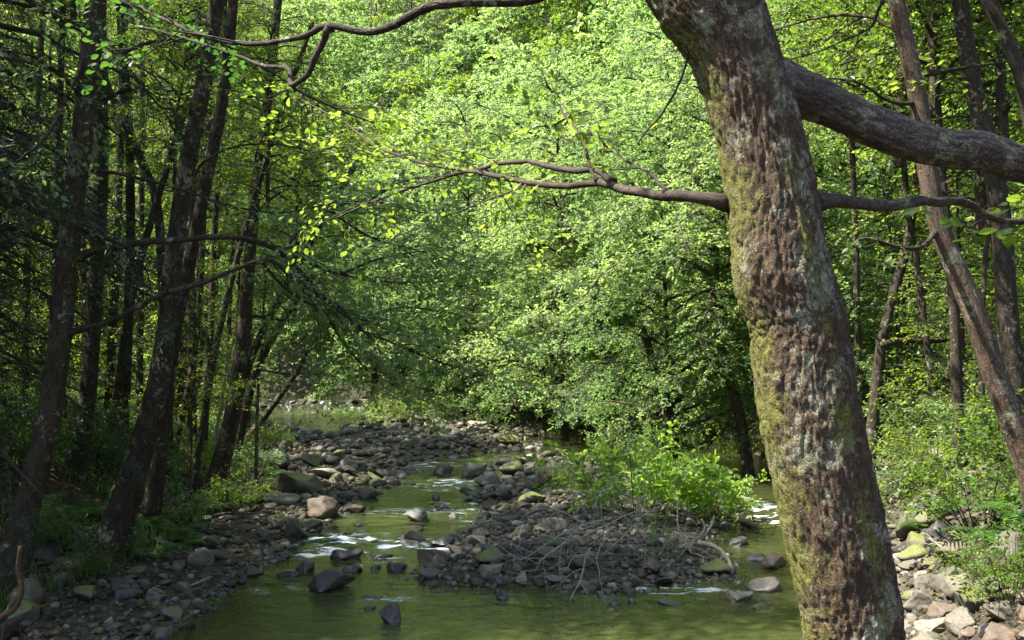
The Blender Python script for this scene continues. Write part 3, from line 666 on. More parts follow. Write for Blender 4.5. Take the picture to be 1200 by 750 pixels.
    hand_tree('sapling', 13.2, [(222, 560), (224, 510), (222, 460)], [4, 4, 3], 'sap1', .42, 2.3, 'small leafy sapling between the leaning pair and the stream-side trunk', seed=13, extra=.3)
left_bank()

# conifers filling the dark left edge
def conifers():
    r = np.random.default_rng(15)
    labs = ['dark conifer with bare brown lower twigs at the left edge of the wood', 'dark conifer farther back, between the edge trunk and the upright one', 'tall dark conifer standing deep in the left wood', 'dark conifer cut by the left edge of the view, nearest of all', 'dark conifer between the nearest one and the one behind the edge trunk']
    for k, (x, Y, H0) in enumerate([(-5.9, 9.6, 2.6), (-9.0, 15.5, 2.4), (-13.5, 20.0, 3.0), (-6.6, 8.6, 1.2), (-8.2, 11.8, 1.2)]):
        z = gz(x, Y); base = np.array([x, Y, z])
        root = thing('conifer', base, labs[k], 'conifer', 'conifers in the left wood')
        me, P = trunk_mesh('trunk', np.array([[0, 0, -.2], [.05, 0, 2], [.0, .05, 5], [0, 0, 9]]), [.2, .17, .15, .12], BARK_DARK, seed=30 + k); link('trunk', me, root)
        link('crown', CR['cone'], root, (0, 0, H0), r.uniform(0, 6), 1.0)
        g = Geo()
        for i in range(60):
            a = r.uniform(0, 6.28); z0 = r.uniform(.5, H0 + 1.2); L = r.uniform(.6, 1.7)
            t = np.linspace(0, 1, 6)
            pth = np.stack([np.cos(a) * L * t, np.sin(a) * L * t, z0 + L * (.05 * t - .4 * t ** 2)], -1) + r.normal(0, .02, (6, 3))
            V, f, bk = tube(pth, np.linspace(.012, .003, 6), 4, cap=False); g.add(V, f, 0, bark=bk)
            for j in range(4):
                p = pth[1 + j]; d = unit(np.array([math.cos(a + r.choice([-1, 1]) * .9), math.sin(a + r.choice([-1, 1]) * .9), -.3])); q = np.linspace(0, r.uniform(.2, .5), 3)[:, None]
                V, f, bk = tube(p + d * q, [.004, .003, .0015], 3, cap=False); g.add(V, f, 0, bark=bk)
        link('dead_twigs', g.mesh('dead_twigs', [BARK_WARM if k == 0 else BARK_TWIG]), root)
conifers()

# ------------------------------------------------------------------ right bank trunks
def right_bank():
    r = np.random.default_rng(8)
    root, base, P = hand_tree('bank_tree', 7.0, [(1215, 590), (1192, 510), (1168, 445), (1148, 385), (1125, 325), (1102, 270), (1088, 205), (1078, 130), (1064, 60), (1050, 0), (1036, -70)], [36, 32, 32, 31, 29, 27, 26, 24, 23, 22, 20], 'alder1', .5, .6,
        'reddish brown trunk curving down to the right, nearest one behind the heavy limb', mat=BARK_WARM, top=2.0, seed=41)
    def B(pp, r0, r1, lm=LEAF_ALDER, **k): add_branch(root, base, [at(*q) for q in pp], r0, r1, lm, BARK_DARK, r, leaf=.06, T=T4, **k)
    B([(1100, 268, 7.0), (1080, 290, 6.8), (1050, 288, 6.7), (1010, 280, 6.6), (985, 310, 6.6)], .02, .006, start=.5)
    B([(1072, 120, 7), (1040, 118, 6.8), (1000, 95, 6.6), (960, 92, 6.5)], .016, .005, start=.4, twig=.8)
    B([(1085, 85, 7), (1130, 80, 7), (1180, 72, 7.1)], .02, .006, start=.35, twig=.8)
    B([(1060, 40, 7), (1020, 20, 7.2), (960, 20, 7.5), (900, 40, 8)], .02, .006, start=.3, twig=1.0, step=.13)
    hand_tree('bank_tree', 11, [(1200, 560), (1185, 420), (1178, 330), (1172, 250), (1158, 170), (1140, 100), (1128, 20), (1118, -60)], [34, 28, 27, 26, 24, 22, 20, 18], 'alder0', .9, 2.6,
        'stout dark trunk right of the reddish curving one', top=2, seed=42)
    hand_tree('bank_tree', 9.5, [(1236, 500), (1228, 300), (1212, 170), (1195, 85), (1172, 30), (1150, -10), (1120, -70)], [24, 22, 20, 19, 18, 17, 15], 'deep0', .8, 3.6,
        'dark trunk entering from the top right and leaning out past the right edge', top=2, seed=43)
    hand_tree('bank_tree', 13, [(1125, 560), (1122, 470), (1119, 380), (1113, 300), (1106, 230), (1100, 150)], [16, 15, 14, 13, 11, 9], 'alder1', .85, 1.1,
        'dark upright trunk just left of the reddish curving one, lower half visible', top=2, seed=44)
    hand_tree('bank_tree', 15, [(1104, 500), (1092, 440), (1083, 380), (1075, 310), (1066, 260), (1060, 200)], [10, 10, 9, 9, 8, 7], 'sap1', 1.1, 1.9,
        'slim trunk slanting left as it rises, midway between the big trunk and the reddish one', top=2, seed=45)
    hand_tree('bank_tree', 16, [(1028, 440), (1036, 390), (1048, 340), (1060, 300), (1067, 262), (1075, 200)], [16, 14, 13, 12, 11, 9], 'alder1', .8, 5.1,
        'dark trunk slanting right as it rises, seen beyond the big trunk', top=2, seed=46)
    hand_tree('bank_tree', 18, [(1006, 430), (1004, 360), (1003, 290), (1000, 210)], [10, 9, 8, 7], 'alder0', .7, 4.4,
        'thin dark trunk nearest to the right side of the big trunk', top=2, seed=47)
    hand_tree('bank_tree', 14, [(1192, 540), (1188, 450), (1180, 350), (1165, 280)], [12, 11, 10, 8], 'sap1', 1.1, 3.3,
        'slender dark trunk at the right edge beneath the heavy limb', top=2, seed=48)
    hand_tree('bank_tree', 20, [(870, 505), (862, 470), (850, 430), (845, 390)], [16, 14, 12, 10], 'bright1', .75, 3.3,
        'short dark trunk left of the big trunk, under bright foliage', top=1.0, seed=49)
    hand_tree('bank_tree', 12.5, [(1155, 545), (1150, 430), (1153, 330), (1160, 240), (1168, 150)], [9, 8, 7, 6, 5], 'sap0', 1.0, .3,
        'pole-thin tree squeezed between the two stoutest right bank trunks', top=1.5, seed=50)
right_bank()

# ------------------------------------------------------------------ the sunlit trees across the stream and the wood behind
def gen_tree(name, x, Y, crown, csc, crz, z0, rad, label, group=None, mat=BARK_DARK, lean=(0, 0), nst=1, cat='tree'):
    base = np.array([x, Y, gz(x, Y)]); root = thing(name, base, label, cat, group)
    r = np.random.default_rng(int(abs(x * 100 + Y * 7)))
    zc = z0 + 2.5
    pts = np.array([[0, 0, -.3], [lean[0] * .2 + r.normal(0, .05), lean[1] * .2, zc * .35], [lean[0] * .6, lean[1] * .6, zc * .7], [lean[0], lean[1], zc]])
    me, P = trunk_mesh('trunk', pts, [rad, rad * .85, rad * .75, rad * .6], mat, seed=int(r.integers(100)), seg=10, n=16); link('trunk', me, root)
    link('crown', CR[crown], root, (lean[0] * z0 / zc, lean[1] * z0 / zc, z0), crz, csc)
    return root

def stream_trees():
    L = [
        (3.6, 21.5, 'bright0', .72, .3, .9, .13, (-.9, -.8), 'bright green tree sweeping low over the stream, just left of the big trunk'),
        (6.4, 24.5, 'bright1', .95, 1.5, 1.2, .16, (-.5, -.3), 'bright green tree half hidden behind the big trunk, near the far water'),
        (1.6, 29.5, 'bright0', .95, 2.6, 1.0, .16, (-.5, -.8), 'widest sunlit tree over the middle of the stream bend'),
        (4.9, 31.0, 'bright1', 1.2, 3.9, 1.6, .17, (-.3, -.5), 'tall sunlit tree rising behind the low sweeping one'),
        (-1.6, 37.5, 'bright0', 1.0, 4.4, 1.2, .16, (-.4, -.9), 'sunlit tree with dark leaning stems at the head of the gravel'),
        (-4.6, 41.5, 'bright1', .95, 5.0, 1.4, .15, (-.8, -.6), 'sunlit tree standing on the bank right of the weir pool'),
        (8.8, 30.0, 'bright1', 1.25, 5.6, 2.0, .18, (0, 0), 'bright tree right of the big trunk, seen between the slim trunks'),
        (2.0, 40.0, 'bright1', 1.3, .8, 1.6, .18, (0, 0), 'pale green tall tree in the centre, behind the widest sunlit one'),
    ]
    L += [(-8.6, 26.5, 'alder0', .85, .4, 3.6, .12, (1.0, 0), 'leafy tree leaning over the far gravel from the left bank'), (-11.0, 30, 'alder1', .75, 1.4, 4.0, .12, (1.2, 0), 'leafy tree on the left bank just before the weir'), (-7.9, 23, 'alder1', .75, 2.4, 4.2, .1, (.8, 0), 'leafy tree behind the stream-side trunk, its crown over the lit stones')]
    L += [(-4.4, 13.4, 'alder1', .36, .3, 4.3, .05, (1.6, .2), 'thin leafy tree arching out over the stream from beside the stream-side trunk'), (-5.2, 17.6, 'alder1', .55, .7, 3.1, .09, (2.4, -.2), 'leafy tree leaning from the left bank over the middle of the stream'), (-5.9, 20.8, 'alder0', .55, 2.7, 3.3, .1, (2.9, 0), 'leafy tree behind, leaning over the stream towards the sunlit centre'), (-6.2, 15.2, 'alder1', .42, 1.7, 4.2, .07, (1.4, .3), 'small leafy tree leaning out beside the stream-side trunk')]
    L += [(1.2, 34.5, 'bright1', 1.05, 2.2, .6, .14, (-.3, -.6), 'sunlit tree filling the gap left of the tall one behind the low sweeping one'),
        (7.2, 34, 'bright0', 1.2, .9, 1.0, .17, (0, 0), 'sunlit tree whose crown shows on both sides of the upper big trunk'),
        (-3.2, 46, 'bright0', 1.2, 1.9, 1.0, .17, (0, 0), 'pale tree behind the dark leaning stems, its crown near the top of the view'),
        (-6.8, 49, 'bright1', 1.2, 2.9, .8, .16, (-.5, 0), 'pale green tree just beyond and right of the weir'),
        (6.2, 19.5, 'bright1', .55, .2, .5, .09, (-.5, -.3), 'small bright tree close to the left outline of the big trunk, over right channel')]
    for x, Y, c, s, rz, z0, rad, lean, lab in L: gen_tree('stream_tree', x, Y, c, s, rz, z0, rad, lab, 'sunlit trees along the far bank', lean=lean)
    r0 = np.random.default_rng(71)
    PL = [(128, 19, 'left of the slim straight dark trunk'), (165, 22, 'right of the slim straight dark trunk'), (212, 24, 'between the leaning pair, deep in the wood'), (228, 21, 'just right of the leaning pair'), (266, 25, 'left of the stream-side trunk, deep in the wood'), (290, 29, 'behind the stream-side trunk'), (60, 17, 'left of the thick edge trunk'), (30, 20, 'far left, deep in the wood')]
    for px, Y, w_ in PL:
        gen_tree('slender_tree', (px - 600) / F * Y, Y, 'alder1', r0.uniform(.38, .5), r0.uniform(0, 6), 6.0 + .1 * Y, r0.uniform(.06, .1), 'slender dark pole of a tree standing ' + w_, 'slender trees in the left wood', lean=(r0.normal(.3, .3), 0))
    for k, (x, Y, c_, lab) in enumerate([(-8.6, 7.0, 'deep0', 'broad dark tree added for shade past the left edge, nearest of the shade trees'), (-12.2, 14.2, 'deep0', 'broad dark tree added for shade, unseen in the left wood behind the conifers'), (-7.6, 3.2, 'deep1', 'broad dark tree added for shade beside the viewer, off to the left')]):
        gen_tree('added_shade_tree', x, Y, c_, 1.0, k * 1.3, 3.2, .16, lab, 'dark trees added to shade the left bank')  # unseen trees added past the left edge to darken the bank
    # the wood on the slopes
    W = [(-2, 50, 'far0'), (3, 49, 'far1'), (8, 44, 'far0'), (13, 40, 'far1'), (-6, 54, 'far1'), (1, 57, 'far0'), (7, 54, 'far0'), (13, 51, 'far1'), (18, 46, 'far0'), (-3, 64, 'far0'), (4, 66, 'far1'), (10, 63, 'far0'), (17, 59, 'far1'), (23, 52, 'far0'),
         (-8, 70, 'far0'), (-1, 76, 'far1'), (7, 76, 'far0'), (14, 72, 'far0'), (22, 66, 'far1'), (29, 58, 'far0'), (12, 33, 'far1'), (15, 27, 'far0'), (19, 34, 'far0'), (21, 27, 'far1'), (26, 40, 'far0'), (13.5, 20.5, 'far1'),
         (-18, 52, 'far0'), (-15, 39, 'far0'), (-17, 34, 'far1'), (-22, 36, 'far0'), (-14, 29.5, 'far0'), (-16.5, 60, 'far0'), (-11, 62, 'far1'), (-24, 60, 'far1'), (-28, 48, 'far0'), (-13, 74, 'far0'), (-21, 76, 'far1'),
         (0, 90, 'far0'), (-4, 82, 'far0'), (4, 84, 'far1'), (-12, 82, 'far0'), (-6, 95, 'far0'), (4, 98, 'far1'), (12, 80, 'far1'), (-14, 100, 'far0'), (14, 98, 'far0'), (22, 92, 'far1'), (-2, 104, 'far0'), (8, 108, 'far1'), (-10, 110, 'far1'), (-22, 104, 'far0'), (18, 108, 'far0'), (2, 70, 'far0'), (-5, 59, 'far1'), (-9, 57, 'far0'), (-12, 66, 'far0'), (-20, 68, 'far1'), (-26, 72, 'far0'), (-30, 60, 'far1'), (-18, 82, 'far0'), (-28, 84, 'far1'), (-30, 96, 'far0'), (-1.5, 46, 'far1'), (6, 47, 'far0'), (10.5, 38, 'far0'), (16, 36, 'far1'), (9, 90, 'far1'), (18, 86, 'far0'), (27, 78, 'far0'), (-9, 88, 'far1'), (-18, 92, 'far0')]
    r = np.random.default_rng(3)
    def where(x, Y):
        px = 600 + x / Y * F
        side = 'left wood beyond the dark trunks' if px < 420 else ('slope behind the sunlit centre trees' if px < 900 else 'right slope behind the slim trunks')
        return px, side
    for x, Y, c in W:
        px, side = where(x, Y)
        gen_tree('forest_tree', x, Y, c, r.uniform(.85, 1.25), r.uniform(0, 6), r.uniform(1.0, 2.2), .18,
                 'leafy tree in the %s' % side, 'leafy trees in the %s' % side, cat='tree')
    for k, (x, Y, sc_) in enumerate([(3.5, 86, 1.5), (6.5, 92, 1.6), (1.0, 88, 1.4), (-7.5, 74, 1.3), (-4.5, 79, 1.3), (5.0, 80, 1.2)]):
        gen_tree('forest_conifer', x, Y, 'cone', sc_, k * 1.1, 1.0, .2, 'dark conifer on the slope behind the sunlit centre trees', 'dark conifers on the far slope', cat='conifer')
    # understorey
    U = [(-8.2, 19, 'sap1'), (-7.6, 23, 'sap0'), (-9.8, 21.5, 'sap0'), (-9.5, 26.5, 'sap1'), (-11.5, 24, 'sap0'), (-12.4, 28, 'sap1'), (-10.5, 17.5, 'sap1'), (-12.5, 20, 'sap0'), (-15, 23.5, 'sap1'), (-13.2, 36, 'sap0'), (-13, 42, 'sap1'),
         (-7.8, 14.4, 'sap0'), (-12.5, 46.5, 'sap1'), (-14, 50, 'sap0'), (-9.2, 13.0, 'sap1'), (-11.5, 14.8, 'sap0'), (-13.8, 17.5, 'sap1'), (-16.5, 20, 'sap0'), (-17, 26, 'sap1'), (-12, 31, 'sap1'), (-16, 31, 'sap0'), (-13.6, 33, 'sap1')]
    for k, (x, Y, c) in enumerate(U):
        gen_tree('young_tree', x, Y, c, r.uniform(.8, 1.15), r.uniform(0, 6), .25, .04, 'young leafy tree growing among the dark trunks of the left bank', 'young trees on the left bank', cat='young tree')
    U = [(8.5, 17, 'sap0'), (9.8, 19.5, 'sap1'), (7.6, 21.5, 'sap1'), (11, 16.5, 'sap0'), (10.8, 23.5, 'sap0'), (8.9, 13.6, 'sap1'), (12, 20, 'sap1'), (7.4, 18.5, 'sap1'), (9.2, 26, 'sap0'), (6.9, 15.2, 'sap1'), (13.5, 17.5, 'sap0'), (10.2, 14.8, 'sap1'), (8.2, 11.5, 'sap0'), (12.8, 24, 'sap1'), (15, 22, 'sap0')]
    for k, (x, Y, c) in enumerate(U):
        gen_tree('young_tree', x, Y, c, r.uniform(.6, .95), r.uniform(0, 6), .2, .04, 'young leafy tree growing among the slim trunks of the right bank', 'young trees on the right bank', cat='young tree')
stream_trees()

# ------------------------------------------------------------------ shrubs, ferns and ground cover
def shrub_mesh(seed, R, H, nst, leaf, mat, K=6, T=T8, L=.2, wood=BARK_TWIG):
    r = np.random.default_rng(seed); st = Geo(); lf = Geo()
    for i in range(nst):
        a = r.uniform(0, 6.28); rr = R * math.sqrt(r.random()); h = H * r.uniform(.55, 1.05) * (1 - .35 * (rr / R) ** 2)
        b = np.array([math.cos(a) * rr * .2, math.sin(a) * rr * .2, -.05])
        pth = catmull([b, b + [math.cos(a) * rr * .3, math.sin(a) * rr * .3, h * .5], [math.cos(a) * rr * .75, math.sin(a) * rr * .75, h * .9], [math.cos(a) * rr * 1.05, math.sin(a) * rr * 1.05, h * .93]], 9)
        V, f, bk = tube(pth, np.linspace(.008, .003, 9), 5, cap=False); st.add(V, f, 0, bark=bk)
        tw, P, D, Nn = branch_sprays(pth, r, .25, .32 * R + .1, .10, .11, .2, .5)
        V, f, ti = leaves(P, D, Nn, leaf, K, r, T, L=L); lf.add(V, f, 0, tint=ti)
    return st.mesh('stems', [wood]), lf.mesh('leaves', [mat], False)

def shrub(name, x, Y, meshes, sc, rz, label, cat='shrub', group=None, dz=0):
    root = thing(name, (x, Y, gz(x, Y) + dz), label, cat, group)
    link('stems', meshes[0], root, (0, 0, 0), rz, sc); link('leaves', meshes[1], root, (0, 0, 0), rz, sc)
    return root

def plants():
    r = np.random.default_rng(21)
    A = shrub_mesh(1, 1.2, 1.4, 14, .095, LEAF_YELLOW, 5); Bm = shrub_mesh(2, .9, .9, 26, .06, LEAF_ALDER, 6, T4); C = shrub_mesh(3, .7, .8, 20, .06, LEAF_BRIGHT, 6, T4); Dd = shrub_mesh(4, 1.1, 1.5, 30, .06, LEAF_DEEP, 6, T4)
    p = ground_at(745, 605); shrub('leafy_shrub', p[0], p[1], A, 1.0, .4, 'bright yellow-green broad-leaved shrub in full sun on the midstream gravel')
    p = ground_at(835, 612); shrub('leafy_shrub', p[0], p[1], A, .62, 2.0, 'small bright shrub reaching right from the larger one towards the big trunk')
    p = ground_at(655, 572); shrub('leafy_shrub', p[0], p[1], C, .6, 2.0, 'pale feathery low shrub left of the bright shrub on the gravel')
    p = ground_at(705, 600); shrub('leafy_shrub', p[0], p[1], C, .6, 1.2, 'low green shrub at the left foot of the bright midstream shrub')
    p = ground_at(725, 545); shrub('leafy_shrub', p[0], p[1], C, 1.1, 3.0, 'taller light green shrub standing behind the bright midstream shrub')
    # right bank bushes
    spots = [(1150, 622, Bm, 1.0, 'bushy green plant at the right edge above the boulders'), (1185, 700, Bm, .55, 'dark green plant in the bottom right corner'), (1095, 560, Bm, .9, 'green bush low on the right bank beside the big trunk'),
             (1065, 520, C, 1.1, 'light green bush close behind the big trunk on its right side'), (1110, 470, Dd, .9, 'dense dark bush between the slim right bank trunks'), (1180, 560, Bm, 1.1, 'broad bush under the reddish curving trunk'),
             (1040, 480, C, 1.3, 'sunlit bush high on the right bank beside the big trunk'), (1140, 520, C, 1.1, 'bright bush at the foot of the dark upright trunk'), (1050, 590, C, .7, 'small mossy-green bush at the water end of the right boulders'), (1200, 480, Dd, 1.1, 'tall dark bush at the right edge below the limb')]
    for px, py, m, s, lab in spots:
        p = ground_at(px, py); shrub('bush', p[0], p[1], m, s, r.uniform(0, 6), lab, 'bush', 'bushes on the right bank')
    # far bank fringe
    fr = [(430, 500, C, 1.0), (470, 497, Bm, 1.2), (520, 494, C, 1.2), (575, 494, Dd, 1.0), (625, 496, Dd, 1.0), (680, 500, Bm, 1.1), (760, 505, Dd, 1.0), (830, 515, Dd, .9), (865, 530, Bm, .9), (800, 525, Dd, .7), (405, 490, C, 1.0)]
    labs = ['low green bush at the right end of the weir pool', 'dense bush at the head of the far gravel, under drooping leaves', 'light bush behind the middle of the far gravel', 'dark bush under the leaning stems', 'dark bush right of the leaning stems', 'green bush at the bend of the stream', 'dark bush on the far bank behind the bright shrub', 'dark bush beside the right channel', 'bush on the far bank touching the left outline of the big trunk', 'low dark bush overhanging the right channel', 'light bush beside the weir']
    for (px, py, m, s), lab in zip(fr, labs):
        p = ground_at(px, py); shrub('bush', p[0], p[1], m, s, r.uniform(0, 6), lab, 'bush', 'bushes along the far bank')
    lf = [(300, 560, C, .8, 'leafy bush hanging over the lit stones on the left bank'), (275, 600, Bm, .6, 'low green bush at the foot of the stream-side trunk'), (310, 530, Bm, .8, 'green bush beside the leaning trunk on the left bank'), (220, 570, Bm, .9, 'shaded bush between the leaning pair and the stream-side trunk'), (30, 560, Dd, .7, 'dark bush at the left edge behind the thick trunk'), (120, 555, Dd, .7, 'dark bush behind the upright trunk'), (60, 640, Bm, .45, 'small dark plant by the foot of the thick edge trunk'), (255, 520, C, 1.0, 'sunlit bush deeper in the left wood'), (140, 662, C, .5, 'low leafy plant left of the dark gravel beach'), (75, 655, C, .55, 'low leafy plant between the thick edge trunk and the wide-footed one'), (215, 618, C, .55, 'low leafy plant beside the bank edge ferns'), (100, 680, Bm, .35, 'small dark plant above the greenish boulder at the bottom left'), (170, 530, C, .9, 'green bush glimpsed behind the wide-footed trunk')]
    for px, py, m, s, lab in lf:
        p = ground_at(px, py); shrub('bush', p[0], p[1], m, s, r.uniform(0, 6), lab, 'bush', 'bushes on the left bank')
    # ferns
    def fern_mesh(seed):
        rr = np.random.default_rng(seed); g = Geo()
        for i in range(13):
            a = i * 2.4 + rr.normal(0, .2); L = rr.uniform(.45, .75); t = np.linspace(.05, 1, 16)
            el = rr.uniform(.7, 1.2)
            pth = np.stack([np.cos(a) * L * t * math.cos(el * .6), np.sin(a) * L * t * math.cos(el * .6), L * (math.sin(el) * t - .65 * t ** 2)], -1)
            tan = unit(np.gradient(pth, axis=0)); sd = unit(np.cross(tan, [0, 0, 1.0])); nn = np.cross(sd, tan)
            w = .30 * L * np.sin(np.pi * np.clip(t * .9 + .12, 0, 1)) ** .8
            for sgn in (-1, 1):
                base = pth; tip = pth + sd * (sgn * w)[:, None] + tan * (w * .35)[:, None] - np.array([0, 0, .02])
                b2 = pth + tan * .026
                V = np.stack([base, tip, b2], 1).reshape(-1, 3); f = np.arange(len(V)).reshape(-1, 3)
                g.add(V, [f], 0, tint=np.full(len(V), rr.random()))
        return g.mesh('fronds', [FERN], False)
    fm = [fern_mesh(50), fern_mesh(51), fern_mesh(52)]
    fl = [(165, 622, 1.0, 'bright fern in a fleck of sun below the wide-footed trunk'), (205, 628, .9, 'fern at the bank edge right of the sunlit fern'), (120, 645, .8, 'dark fern left of the sunlit fern'), (240, 600, .9, 'fern just left of the stream-side trunk'), (290, 590, .8, 'fern in sun right of the stream-side trunk'), (95, 610, .9, 'dark fern behind the thick edge trunk'), (180, 655, .7, 'low fern above the dark gravel beach'), (45, 610, 1.0, 'dark fern close to the left edge'), (230, 640, .55, 'small fern at the upper end of the dark gravel beach'),
          (320, 560, .8, 'fern over the lit stones on the left bank'), (1080, 620, .7, 'fern at the top of the right boulders beside the big trunk'), (1170, 640, .8, 'fern over the right boulders'), (1120, 600, .9, 'fern in the middle of the right bank'), (1190, 610, .9, 'fern at the right edge under the curving trunk'), (560, 540, .5, 'small fern on top of the midstream gravel near the pale boulder')]
    for i, (px, py, s, lab) in enumerate(fl):
        p = ground_at(px, py); root = thing('fern', p, lab, 'fern', 'ferns on the banks')
        link('fronds', fm[i % 3], root, (0, 0, 0), r.uniform(0, 6), s)
    # ground cover on the banks (nobody could count it)
    n = 26000
    Y = 4 + 44 * r.random(n) ** 1.5; side = r.random(n) < .55
    bl = np.interp(Y, TY, BL); br = np.interp(Y, RY, BR)
    d = r.gamma(1.6, 2.2, n)
    X = np.where(side, bl - d - .05, br + d + .55)
    keep = fbm(X * .6, Y * .6, None, 90, 3) > -.15
    X, Y = X[keep], Y[keep]; n = len(X)
    Z = height(X, Y) + r.uniform(0, .18, n)
    P = np.stack([X, Y, Z], -1); D = r.normal(0, 1, (n, 3)); D[:, 2] = np.abs(D[:, 2]) * .5 + .1
    V, f, ti = leaves(P, D, np.array([0, 0, 1.0]) + r.normal(0, .4, (n, 3)), .06, 6, r, T4, L=.22)
    tag(link('undergrowth', mesh_np('undergrowth', V, f, [FERN], False, {'tint': ti})), 'low leafy undergrowth carpeting both stream banks', 'undergrowth', kind='stuff')
    # grass
    n = 15000
    Y = 7 + 35 * r.random(n) ** 1.4; bl = np.interp(Y, TY, BL); X = bl - np.abs(r.normal(0, .9, n)) + .25
    m2 = r.random(n) < .25; Xb = np.interp(Y, [9, 11, 14, 18, 24], [1.2, 1.6, 2.0, 1.6, 1.0]) + r.normal(0, .7, n); X = np.where(m2, Xb, X)
    keep = (fbm(X * .9, Y * .9, None, 95, 3) > .08) & (height(X, Y) > .08); X, Y = X[keep], Y[keep]; n = len(X)
    P = np.stack([X, Y, height(X, Y) - .02], -1); a = r.uniform(0, 6.28, n); h = r.uniform(.12, .38, n); w = .006
    dx = np.stack([np.cos(a), np.sin(a), 0 * a], -1); px_ = np.stack([-np.sin(a), np.cos(a), 0 * a], -1); lean = r.uniform(.2, .8, n)[:, None]
    up = np.array([0, 0, 1.0])
    mid = P + up * (h * .6)[:, None] + dx * lean * (h * .3)[:, None]; tip = P + up * (h * .85)[:, None] + dx * lean * (h * .95)[:, None]
    V = np.stack([P - px_ * w, P + px_ * w, mid + px_ * w * .8, mid - px_ * w * .8, tip], 1).reshape(-1, 3)
    o = (np.arange(n) * 5)[:, None]
    tag(link('grass', mesh_np('grass', V, [np.array([[0, 1, 2, 3]]) + o, np.array([[3, 2, 4]]) + o], [GRASS], False, {'tint': np.repeat(r.random(n), 5)})), 'thin grass along the edge of the banks and on the gravel', 'grass', kind='stuff')
    # fallen leaves
    n = 9000
    Y = 5 + 25 * r.random(n) ** 1.3; s = r.random(n) < .6; X = np.where(s, np.interp(Y, TY, BL) + 1.2 - np.abs(r.normal(0, 2.4, n)), np.interp(Y, RY, BR) + np.abs(r.normal(0, 2.0, n)))
    Z = height(X, Y) + .03
    k = Z > .06; P = np.stack([X, Y, Z], -1)[k]
    V, f, ti = leaves(P, r.normal(0, 1, P.shape) * [1, 1, .15], np.array([0, 0, 1.0]) + r.normal(0, .25, P.shape), .07, 1, r, T4, L=.05)
    tag(link('fallen_leaves', mesh_np('fallen_leaves', V, f, [DEADLEAF], False, {'tint': ti})), 'brown fallen leaves scattered over the banks', 'fallen leaves', kind='stuff')
plants()

# ------------------------------------------------------------------ stones
def ico(sub):
    import bmesh
    bm = bmesh.new(); bmesh.ops.create_icosphere(bm, subdivisions=sub, radius=1.0)
    V = np.array([v.co[:] for v in bm.verts]); Fc = np.array([[v.index for v in f.verts] for f in bm.faces]); bm.free()
    return V, Fc
IV, IF = ico(4); SV, SF = ico(2)

def rock_verts(V, seed, cuts=12, rough=.16):
    r = np.random.default_rng(seed); V = V.copy()
    for i in range(cuts):
        n = unit(r.normal(0, 1, 3) * [1, 1, .8]); d = r.uniform(.42, .82)
        k = V @ n; V = V - np.where(k > d, (k - d) * .93, 0)[:, None] * n
    nn = unit(V)
    V = V * (1 + rough * fbm(nn[:, 0] * 1.4 + seed, nn[:, 1] * 1.4, nn[:, 2] * 1.4, seed, 3) + .05 * fbm(nn[:, 0] * 5, nn[:, 1] * 5, nn[:, 2] * 5, seed + 9, 3))[:, None]
    return V / np.abs(V).max(0)[None] 
RV = [rock_verts(IV, 100 + k, 8 + (k % 4) * 3, .26 if k % 2 else .14) for k in range(12)]
RM = {}
def rock_mesh(k, tone):
    if (k, tone) not in RM: RM[(k, tone)] = mesh_np('stone', RV[k], [IF], [ROCK[tone]], True)
    return RM[(k, tone)]

placed = []
def stone(p, dims, tone, label, k, rz, group=None, tilt=(0, 0), sink=.3, cat='stone', name='river_stone'):
    o = link(name, rock_mesh(k, tone)); o.scale = (dims[0] / 2, dims[1] / 2, dims[2] / 2)
    o.rotation_euler = (tilt[0], tilt[1], rz)
    o.location = (p[0], p[1], p[2] + dims[2] * (.5 - sink))
    tag(o, label, cat, group); placed.append((p[0], p[1], max(dims[0], dims[1]) / 2)); return o

